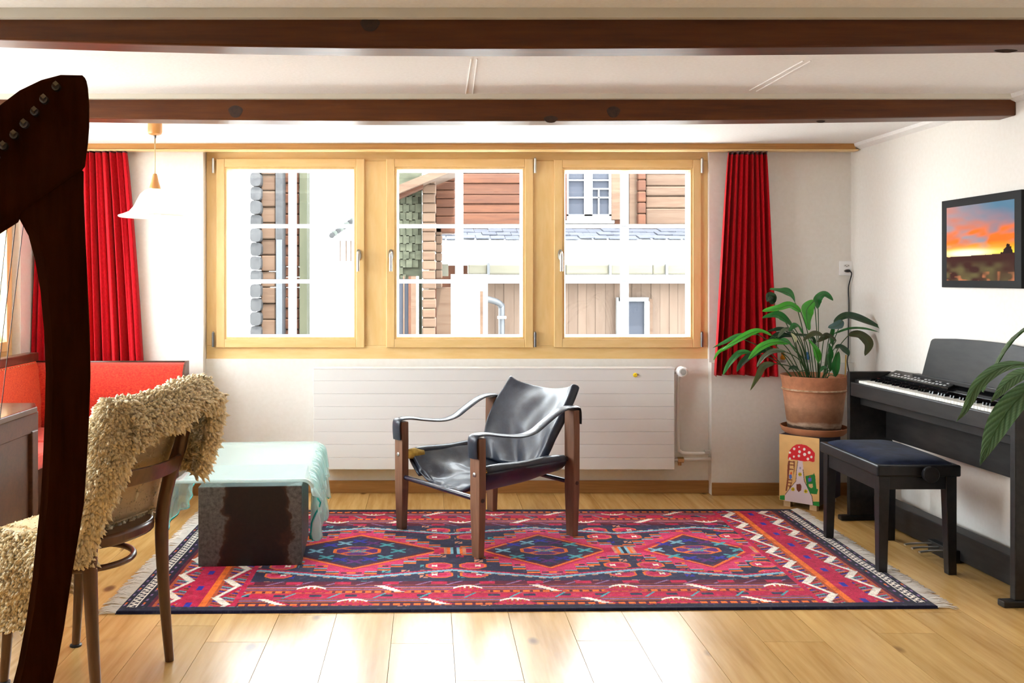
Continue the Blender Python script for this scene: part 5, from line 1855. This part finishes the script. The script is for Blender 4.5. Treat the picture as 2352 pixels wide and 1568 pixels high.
# ------------------------------------------------------------------ sunset picture on the right wall
pY0, pY1, pZ0, pZ1 = 4.645, 4.02, 1.292, 1.728
pic = thing('sunset_picture', 'black framed sunset photograph on the right wall', 'picture', (XR, (pY0 + pY1) / 2, pZ0))
obj('frame', MB().box(XR - .022, XR, pY1, pY0, pZ0, pZ1), mat('matt_black_frame', (.010, .010, .011), .6, spec=.15), pic, bevel=.002)
iy0, iy1, iz0, iz1 = 4.598, 4.066, 1.326, 1.690
pr, pu, pv = grid_mesh('print', np.linspace(0, 1, 190), np.linspace(0, 1, 150), lambda u, v: np.stack([np.full_like(u, XR - .0228), iy0 + (iy1 - iy0) * u, iz0 + (iz1 - iz0) * v], 1), mat_vcol('sunset_print', .7, .1), pic)
n_a = vnoise(pu * 4 + pv * 3, pv * 7, 21) * .6 + vnoise(pu * 9 + pv * 6, pv * 17, 22) * .4
n_b = vnoise(pu * 7, pv * 16 - pu * 3, 23)
L3 = lambda *q: np.array(lin(*q))


def mixa(a, b, t):
    t = np.clip(t, 0, 1)[:, None]
    return a * (1 - t) + b * t


sky_ = mixa(np.tile(L3(150, 140, 150), (len(pu), 1)), L3(84, 122, 150), (pu - .35) * 1.4 + (pv - .6) * 1.2)
sky_ = mixa(sky_, L3(206, 112, 78), (n_a - .30) * 3.2 * np.clip(1.35 - pv - .35 * pu, 0, 1.2))
sky_ = mixa(sky_, L3(238, 112, 30), (n_b - .35) * 2.8 * np.clip(1.2 - np.abs(pv - .52) * 4.5, 0, 1))
sky_ = mixa(sky_, L3(250, 160, 10), np.clip(1 - np.abs(pv - .42) * 11, 0, 1) * (.4 + n_b))
gl = np.exp(-((pu - .33) / .30) ** 2 - ((pv - .365) / .045) ** 2)
sky_ = mixa(sky_, L3(255, 214, 40), np.clip(1 - np.abs(pv - .36) * 14, 0, 1) * 1.1)
sky_ = mixa(sky_, L3(255, 250, 214), gl * 1.6)
hz = .318 + .02 * pu + .006 * vnoise(pu * 30, pu * 0, 4)
tree = (np.abs(pu - .91) < .085 - .55 * np.clip(pv - .33, 0, 1) + .05 * (vnoise(pu * 45, pv * 45, 6) - .5)) & (pv < .46)
land = mixa(np.tile(L3(58, 24, 20), (len(pu), 1)), L3(92, 84, 52), (vnoise(pu * 9, pv * 14, 8) - .35) * 2 * np.clip((.27 - pv) * 9, 0, 1))
land = mixa(land, L3(168, 104, 70), (vnoise(pu * 14, pv * 20, 9) - .66) * 4 * (pv < .12))
pcv = np.where(((pv < hz) | tree)[:, None], land * np.where(tree & (pv > hz), .45, 1.0)[:, None], sky_)
paint_mesh(pr, np.clip(pcv, 0, 1))

# ------------------------------------------------------------------ harp in the left foreground
YHp = 1.36
hp_ = thing('harp', 'dark wooden lever harp at the left edge of the view', 'harp', (-.80, YHp, 0))
M['harp'] = mat_wood('harp_mahogany', (.024, .0062, .0023), (.043, .0118, .0042), (.064, .0185, .0065), (10, 10, 1.6), .6, .0, 0, None, .05, .0)
HT = .045                               # half thickness of the pillar
# pillar: (outer x, inner face edge x, y) traced down its length
prof = [(190, 118, 392), (190, 60, 440), (192, 22 + 4, 492), (194, 52, 540), (197, 68, 600), (200, 80, 670), (204, 88, 760), (206, 92, 860), (203, 90, 950), (197, 85, 1070), (191, 80, 1160), (176, 70, 1250), (160, 60, 1345), (146, 46, 1440), (129, 28, 1535), (108, 6, 1620), (80, -4, 1720), (44, -34, 1830), (6, -66, 1950), (-30, -100, 2080), (-60, -130, 2230), (-78, -150, 2400), (-84, -160, 2600)]
m = MB()
rows = []
for k, (xo, xi, y) in enumerate(prof):
    o_, i_ = P(xo, y, YHp), P(xi, y, YHp)
    w_ = max(o_.x - i_.x, .02)
    ch = min(.26 * w_, .024) if k > 2 else .006
    z_ = o_.z
    x1, x0 = o_.x, i_.x
    rows.append([(x1, YHp, z_), (x1 - .003, YHp + .012, z_), (x1 - .052, YHp + 2 * HT, z_), (min(x0, x1 - .072), YHp + 2 * HT, z_), (x0, YHp + .02, z_), (x0 + ch, YHp, z_)])
m.v = [q for r in rows for q in r]
for i in range(len(rows) - 1):
    for j in range(6):
        m.f.append((i * 6 + j, (i + 1) * 6 + j, (i + 1) * 6 + (j + 1) % 6, i * 6 + (j + 1) % 6))
m.f += [tuple(range(6)), tuple(range((len(rows) - 1) * 6, len(rows) * 6))[::-1]]
obj('pillar', m, M['harp'], hp_, smooth=True, auto=30)
# neck: curved plate up to the rounded head
up_ = [(190, 171), (198, 176), (203, 200), (206, 240), (206, 290), (203, 330), (196, 382), (188, 392), (120, 440), (50, 488), (44, 506), (0, 534), (-70, 572), (-160, 598), (-250, 590), (-330, 560), (-400, 520), (-440, 470), (-440, 420), (-390, 410), (-310, 440), (-220, 450), (-150, 420), (-90, 360), (-45, 295), (0, 240), (45, 206), (95, 182), (140, 170)]
nk = obj('neck', MB().prism([P(x, y, YHp - .004) for x, y in up_], (-.024, .05, 0)), M['harp'], hp_, bevel=.006, seg=2)
M['pin'] = mat('tuning_pin_steel', (.22, .18, .13), .4, 1.0)
for k in range(12):
    if k < 7:
        x, y = ((140, 200), (112, 229), (91, 257), (67, 285), (44, 310), (20, 335), (0, 360))[k]
    else:
        x, y = -26 - 27 * (k - 7), 384 + 20 * (k - 7)
    c = P(x, y, YHp - .004)
    d = Vector((-.012, -.02, -.001))
    pin = obj('tuning_pin', MB().tube([c + Vector((-.006, .004, -.001)), c + Vector((-.004, -.010, -.001))], .0058, 12), M['darksteel'], hp_, smooth=True, auto=40)
    obj('pin_head', MB().tube([c + Vector((-.005, -.008, -.001)), c + Vector((.001, -.022, .001))], .0042, 4), M['pin'], pin)
# soundbox leaning at the left, outside the frame, with base
sb = [P(-440, 470, YHp), P(-380, 560, YHp), Vector((-.90, YHp, .05)), Vector((-1.10, YHp, .05))]
sbx = MB().hexa([Vector((-.86, YHp - .10, .03)), Vector((-.62, YHp - .02, .03)), Vector((-.62, YHp + .11, .03)), Vector((-.86, YHp + .19, .03))], [P(-440, 470, YHp), P(-395, 500, YHp), P(-395, 500, YHp) + Vector((0, .09, 0)), P(-440, 470, YHp) + Vector((0, .09, 0))])
s0 = [Vector((-1.06, YHp - .11, .03)), Vector((-.86, YHp - .10, .03)), Vector((-.86, YHp + .19, .03)), Vector((-1.06, YHp + .20, .03))]
t0 = [P(-520, 560, YHp), P(-440, 590, YHp), P(-440, 590, YHp) + Vector((0, .08, 0)), P(-520, 560, YHp) + Vector((0, .08, 0))]
obj('soundbox', MB().hexa(s0, t0), M['harp'], hp_, bevel=.01)
obj('shoulder', MB().tube([P(-470, 560, YHp) + Vector((0, .04, 0)), P(-420, 470, YHp) + Vector((0, .035, 0))], [.05, .04], 12), M['harp'], hp_, smooth=True)
obj('base', MB().box(-1.08, -.63, YHp - .12, YHp + .21, 0, .05), M['harp'], hp_, bevel=.01)
for (xa, ya), slope in (((18, 505), -.107), ((36, 512), -.116), ((58, 480), -.121), ((-8, 530), -.10), ((-32, 548), -.095), ((-58, 565), -.09), ((-86, 580), -.085), ((-116, 590), -.08), ((-150, 596), -.075)):
    a = P(xa, ya, YHp + .03)
    yb_ = 1500 - (18 - xa) * 2.0 if xa > -200 else 1300
    b_ = P(xa + slope * (yb_ - ya), yb_, YHp + .035)
    obj('string', MB().tube([a, b_], .00065 if xa != 36 else .0007, 6), M['darksteel'], hp_)

# ------------------------------------------------------------------ bentwood chair with sheepskin
KO = Vector((-.976, 3.03, 0))
kf, ks_ = Vector((-.932, .362, 0)).normalized(), Vector((.362, .932, 0)).normalized()


def K(a, b, z):
    return KO + kf * a + ks_ * b + Vector((0, 0, z))


bc = thing('bentwood_chair', 'brown bentwood chair seen from behind under a sheepskin', 'chair', tuple(K(.2, 0, 0)))
M['bent'] = mat_wood('bentwood_stain', (.055, .020, .009), (.10, .038, .016), (.15, .06, .026), (12, 12, 1.5), .3, .35, 0)
for sb_ in (-1, 1):
    b_ = sb_ * .178
    path = catmull([K(-.004, b_ * 1.02, 0), K(.018, b_, .25), K(.026, b_, .48), K(.0, b_, .62), K(-.055, b_ * 1.0, .77), K(-.092, b_ * .98, .925)], 6)
    n = len(path)
    obj('back_leg', MB().tube(path, [.0155 + .008 * min(1, k / (n * .35)) - .003 * max(0, (k / n - .75) * 4) for k in range(n)], 14), M['bent'], bc, smooth=True, auto=60)
    c = K(-.093, b_ * .98, .925)
    obj('post_cap', MB().lathe([(.0, -.01), (.024, -.01), (.026, .004), (.022, .016), (.012, .022), (0, .024)], tuple(c), 16), M['bent'], bc, smooth=True)
    path = catmull([K(.395, sb_ * .165, 0), K(.375, sb_ * .16, .25), K(.365, sb_ * .155, .475)], 5)
    n = len(path)
    fl2 = obj('front_leg', MB().tube(path, [.014 + .009 * k / n for k in range(n)], 14), M['bent'], bc, smooth=True, auto=60)
    obj('glide', MB().lathe([(.0, 0), (.021, 0), (.021, .006), (.015, .009), (0, .009)], tuple(K(.395, sb_ * .165, 0)), 14), M['black'], fl2, smooth=True, auto=40)
ring_o = []
for k in range(40):
    a = 2 * PI * k / 40
    ca, sa_ = math.cos(a), math.sin(a)
    r = 1 / (abs(ca) ** 2.6 + abs(sa_) ** 2.6) ** (1 / 2.6)
    ring_o.append((.20 + .205 * r * ca, .205 * r * sa_))
obj('seat_frame', MB().prism([K(a, b, .472) for a, b in ring_o], (0, 0, .040)), M['bent'], bc, bevel=.010, seg=3, smooth=True, auto=40)
hoop = [K(.20 + .155 * math.cos(t_), .152 * math.sin(t_), .393) for t_ in [2 * PI * k / 40 for k in range(41)]]
obj('hoop_stretcher', MB().tube(hoop, .0105, 10), M['bent'], bc, smooth=True)


def slat(z0, z1, bow):
    m = MB()
    n = 14
    rows = []
    for k in range(n + 1):
        t_ = k / n * 2 - 1
        b = t_ * .178
        for (z, e) in ((z0, 0), (z1, 0)):
            pass
        ab = -bow * (1 - t_ * t_)
        a0_ = (.026 if z0 < .5 else -.018 - (z0 - .62) * .33)
        rows.append([K(a0_ + ab - .006, b, z0), K(a0_ + ab + .006, b, z0), K(a0_ + ab + .006 - .02 * (z1 - z0) / .06, b, z1), K(a0_ + ab - .006 - .02 * (z1 - z0) / .06, b, z1)])
    m.v = [tuple(q) for r in rows for q in r]
    for i in range(n):
        for j in range(4):
            m.f.append((i * 4 + j, i * 4 + (j + 1) % 4, (i + 1) * 4 + (j + 1) % 4, (i + 1) * 4 + j))
    m.f += [(3, 2, 1, 0), tuple(n * 4 + q for q in range(4))]
    return m


obj('back_slat', slat(.672, .728, .035), M['bent'], bc, smooth=True, auto=40, bevel=.003)
obj('top_rail', slat(.865, .925, .035), M['bent'], bc, smooth=True, auto=40, bevel=.003)

# --- the sheepskin: leather hide and thousands of wool locks
fs = thing('sheepskin', 'cream long-wool sheepskin draped over the bentwood chair', 'sheepskin', tuple(K(.1, 0, .52)))
M['hide'] = mat_noise('tan_hide', (.78, .58, .34), (.88, .70, .46), (5, 5, 30), .85, .15, .003, 4, .2)
_nt = M['hide'].node_tree
_t = _nt.nodes.new('ShaderNodeBsdfTranslucent')
_t.inputs[0].default_value = (.85, .62, .34, 1)
_mx = _nt.nodes.new('ShaderNodeMixShader')
_mx.inputs[0].default_value = .4
_nt.links.new(_nt.nodes['Principled BSDF'].outputs[0], _mx.inputs[1])
_nt.links.new(_t.outputs[0], _mx.inputs[2])
_nt.links.new(_mx.outputs[0], _nt.nodes['Material Output'].inputs[0])
M['wool'] = mat_vcol('cream_wool', .9, .15, .3)


def back_path(u, b):
    """from the seat up the front of the back, over the top rail and down behind; u 0..1 -> (a, z)"""
    pts = [(.075, .525), (.060, .62), (.020, .74), (-.030, .86), (-.052, .935), (-.085, .970), (-.125, .962), (-.150, .925), (-.158, .89), (-.150, .855)]
    f = u * (len(pts) - 1)
    i = min(int(f), len(pts) - 2)
    t = f - i
    bow = -.030 * (1 - (b / .24) ** 2) if u > .15 else 0
    a = pts[i][0] * (1 - t) + pts[i + 1][0] * t + bow
    z = pts[i][1] * (1 - t) + pts[i + 1][1] * t
    return a, z


def patch_back(u, v):
    b = -.20 + .415 * v
    uu = u * (1 - .10 * math.sin(v * 7) ** 2)
    a, z = back_path(uu, b)
    if u > .5:
        z -= .02 * math.sin(5 * v + 1) * (u - .5) * 2
        z += .03 * (v - .5) * (u > .45)
    return K(a, b, z)


def patch_left(u, v):
    """wraps the near post: u around (front -> outside -> behind), v from top to bottom"""
    z = .955 - .50 * v
    ap = .026 - max(0, z - .50) * .27
    r = float(np.interp(z, [.44, .50, .60, .70, .85, .955], [.026, .026, .036, .047, .060, .034]))
    off = float(np.interp(z, [.44, .50, .62, .75, .955], [.040, .030, .010, .0, -.005]))
    ang = PI * (.05 + 1.0 * u)
    r += .007 * math.sin(11 * v + 4 * u)
    a = ap + off + r * math.cos(ang)
    b = -.178 - max(r, .034) * math.sin(ang) - .01
    return K(a, b, z)


def patch_right(u, v):
    z = .93 - .27 * v
    ap = .026 - max(0, z - .50) * .27
    ang = PI * (.15 + .95 * u)
    r = .058 + .014 * math.sin(PI * v)
    return K(ap + r * 1.2 * math.cos(ang) - .01, .185 + r * math.sin(ang) * 1.15 + .03, z)


def patch_inner(u, v):
    """wool edge hanging beyond the far post inside the back"""
    z = .86 - .30 * v
    return K(.075 - .02 * v + .04 * u, .20 + .05 * u, z)


def patch_seat(u, v):
    b = -.225 + .45 * v
    pts = [(.07, .52), (.16, .522), (.28, .523), (.38, .522), (.43, .50), (.452, .44), (.458, .36), (.455, .28), (.45, .225)]
    f = u * (len(pts) - 1)
    i = min(int(f), len(pts) - 2)
    t = f - i
    a = pts[i][0] * (1 - t) + pts[i + 1][0] * t
    z = pts[i][1] * (1 - t) + pts[i + 1][1] * t
    if u > .55:
        z -= .03 * math.sin(9 * v)
    e = abs(v - .5) * 2
    z -= .05 * max(0, e - .75) * 4 * .5
    return K(a, b, z)


def patch_drape(u, v):
    """skirt of the skin that hangs over the near side of the seat"""
    a = .06 + .42 * v
    bot = float(np.interp(a, [.06, .16, .24, .48], [.44, .38, .235, .20]))
    z = .525 + (bot - .525) * u
    return K(a, -.222 - .022 * math.sin(PI * min(u * 1.3, 1)) - .008 * math.sin(14 * v), z)


def wool(fn, n, flip, nu=48, nv=40, length=(.020, .032), rad=(.0050, .0082), droop=.30):
    """locks rooted on a patch"""
    rs = np.random.default_rng(int(n))
    U, V = np.meshgrid(np.linspace(0, 1, nu + 1), np.linspace(0, 1, nv + 1), indexing='ij')
    S = np.array([[tuple(fn(u, v)) for v in np.linspace(0, 1, nv + 1)] for u in np.linspace(0, 1, nu + 1)])
    du = np.gradient(S, axis=0)
    dv_ = np.gradient(S, axis=1)
    N = np.cross(du, dv_)
    N /= np.linalg.norm(N, axis=2, keepdims=True) + 1e-9
    if flip:
        N = -N
    area = np.linalg.norm(np.cross(du, dv_), axis=2).ravel()
    idx = rs.choice(len(area), n, p=area / area.sum())
    iu, iv = np.unravel_index(idx, (nu + 1, nv + 1))
    p = S[iu, iv] + du[iu, iv] * (rs.random((n, 1)) - .5) + dv_[iu, iv] * (rs.random((n, 1)) - .5)
    nn = N[iu, iv]
    # clumps share a lean so the fleece reads as locks
    cell = (np.floor(p[:, 0] / .022) * 131 + np.floor(p[:, 1] / .022) * 517 + np.floor(p[:, 2] / .026) * 911).astype(int)
    lean = np.stack([np.sin(cell * 12.9898) * 1.0, np.sin(cell * 78.233), np.sin(cell * 37.719) * .6], 1)
    d0 = nn + .55 * lean * .6 + .22 * rs.normal(size=(n, 3))
    d0 /= np.linalg.norm(d0, axis=1, keepdims=True)
    ln = rs.uniform(*length, (n, 1)) * (.75 + .5 * rs.random((n, 1)))
    r = rs.uniform(*rad, n)
    g = np.array([0, 0, -1.0])
    ring = []
    side = np.cross(d0, g + .01)
    side /= np.linalg.norm(side, axis=1, keepdims=True) + 1e-9
    sec = np.cross(d0, side)
    curl = .30 * rs.normal(size=(n, 3))
    cents, rads = [], []
    for t_, rk in ((0, 1.0), (.40, 1.25), (.78, 1.0), (1.0, .0)):
        c = p + d0 * ln * t_ + g * ln * droop * t_ * t_ + curl * ln * t_ * t_ * .5 - nn * .001 * (t_ == 0)
        cents.append(c)
        rads.append(r * rk)
    NV = 3 * 4 + 1 - 3
    verts = np.zeros((n, 10, 3))
    for k in range(3):
        for j in range(3):
            a = 2 * PI * j / 3 + .7 * k
            verts[:, k * 3 + j] = cents[k] + side * (math.cos(a) * rads[k])[:, None] + sec * (math.sin(a) * rads[k])[:, None]
    verts[:, 9] = cents[3]
    fs_ = []
    for k in range(2):
        for j in range(3):
            j2 = (j + 1) % 3
            fs_ += [(k * 3 + j, k * 3 + j2, (k + 1) * 3 + j2), (k * 3 + j, (k + 1) * 3 + j2, (k + 1) * 3 + j)]
    for j in range(3):
        fs_.append((6 + j, 6 + (j + 1) % 3, 9))
    fs_ = np.array(fs_)
    allf = (fs_[None] + (np.arange(n) * 10)[:, None, None]).reshape(-1, 3)
    base = np.array((.86, .73, .50))
    tone = (.94 + .14 * rs.random((n, 1))) * (.93 + .14 * (np.sin(cell * 5.77) * .5 + .5))[:, None]
    warm = rs.random((n, 1))
    c_ = base * tone * np.concatenate([1 + .03 * warm, 1 - .02 * warm, 1 - .14 * warm], 1)
    cols = np.repeat(c_[:, None], 10, 1).reshape(-1, 3)
    return verts.reshape(-1, 3), allf, cols


def wool_obj(name, fn, n, flip, **kw):
    v, f, c = wool(fn, n, flip, **kw)
    me = bpy.data.meshes.new(name)
    me.vertices.add(len(v))
    me.vertices.foreach_set('co', v.ravel())
    me.loops.add(f.size)
    me.loops.foreach_set('vertex_index', f.ravel().astype(np.int32))
    me.polygons.add(len(f))
    me.polygons.foreach_set('loop_start', np.arange(0, f.size, 3, dtype=np.int32))
    me.polygons.foreach_set('loop_total', np.full(len(f), 3, np.int32))
    me.update(calc_edges=True)
    me.polygons.foreach_set('use_smooth', np.ones(len(f), bool))
    me.materials.append(M['wool'])
    o = bpy.data.objects.new(name, me)
    COL.objects.link(o)
    put(o, fs)
    paint_mesh(o, np.clip(c, 0, 1))
    return tag(o, kind='stuff')


hd = [('hide', patch_back, 40, 30), ('hide', patch_left, 24, 24), ('hide', patch_right, 18, 16), ('hide', patch_seat, 30, 20), ('hide', patch_drape, 16, 20)]
for nm, fn, a, b_ in hd:
    obj(nm, MB().grid(fn, a, b_), M['hide'], fs, smooth=True, solid=.006)
wool_obj('wool', patch_back, 12000, False)
wool_obj('wool', patch_left, 8000, True)
wool_obj('wool', patch_right, 2600, False)
wool_obj('wool', patch_right, 2601, True)
wool_obj('wool', patch_seat, 7000, False)
wool_obj('wool', patch_drape, 5000, True)
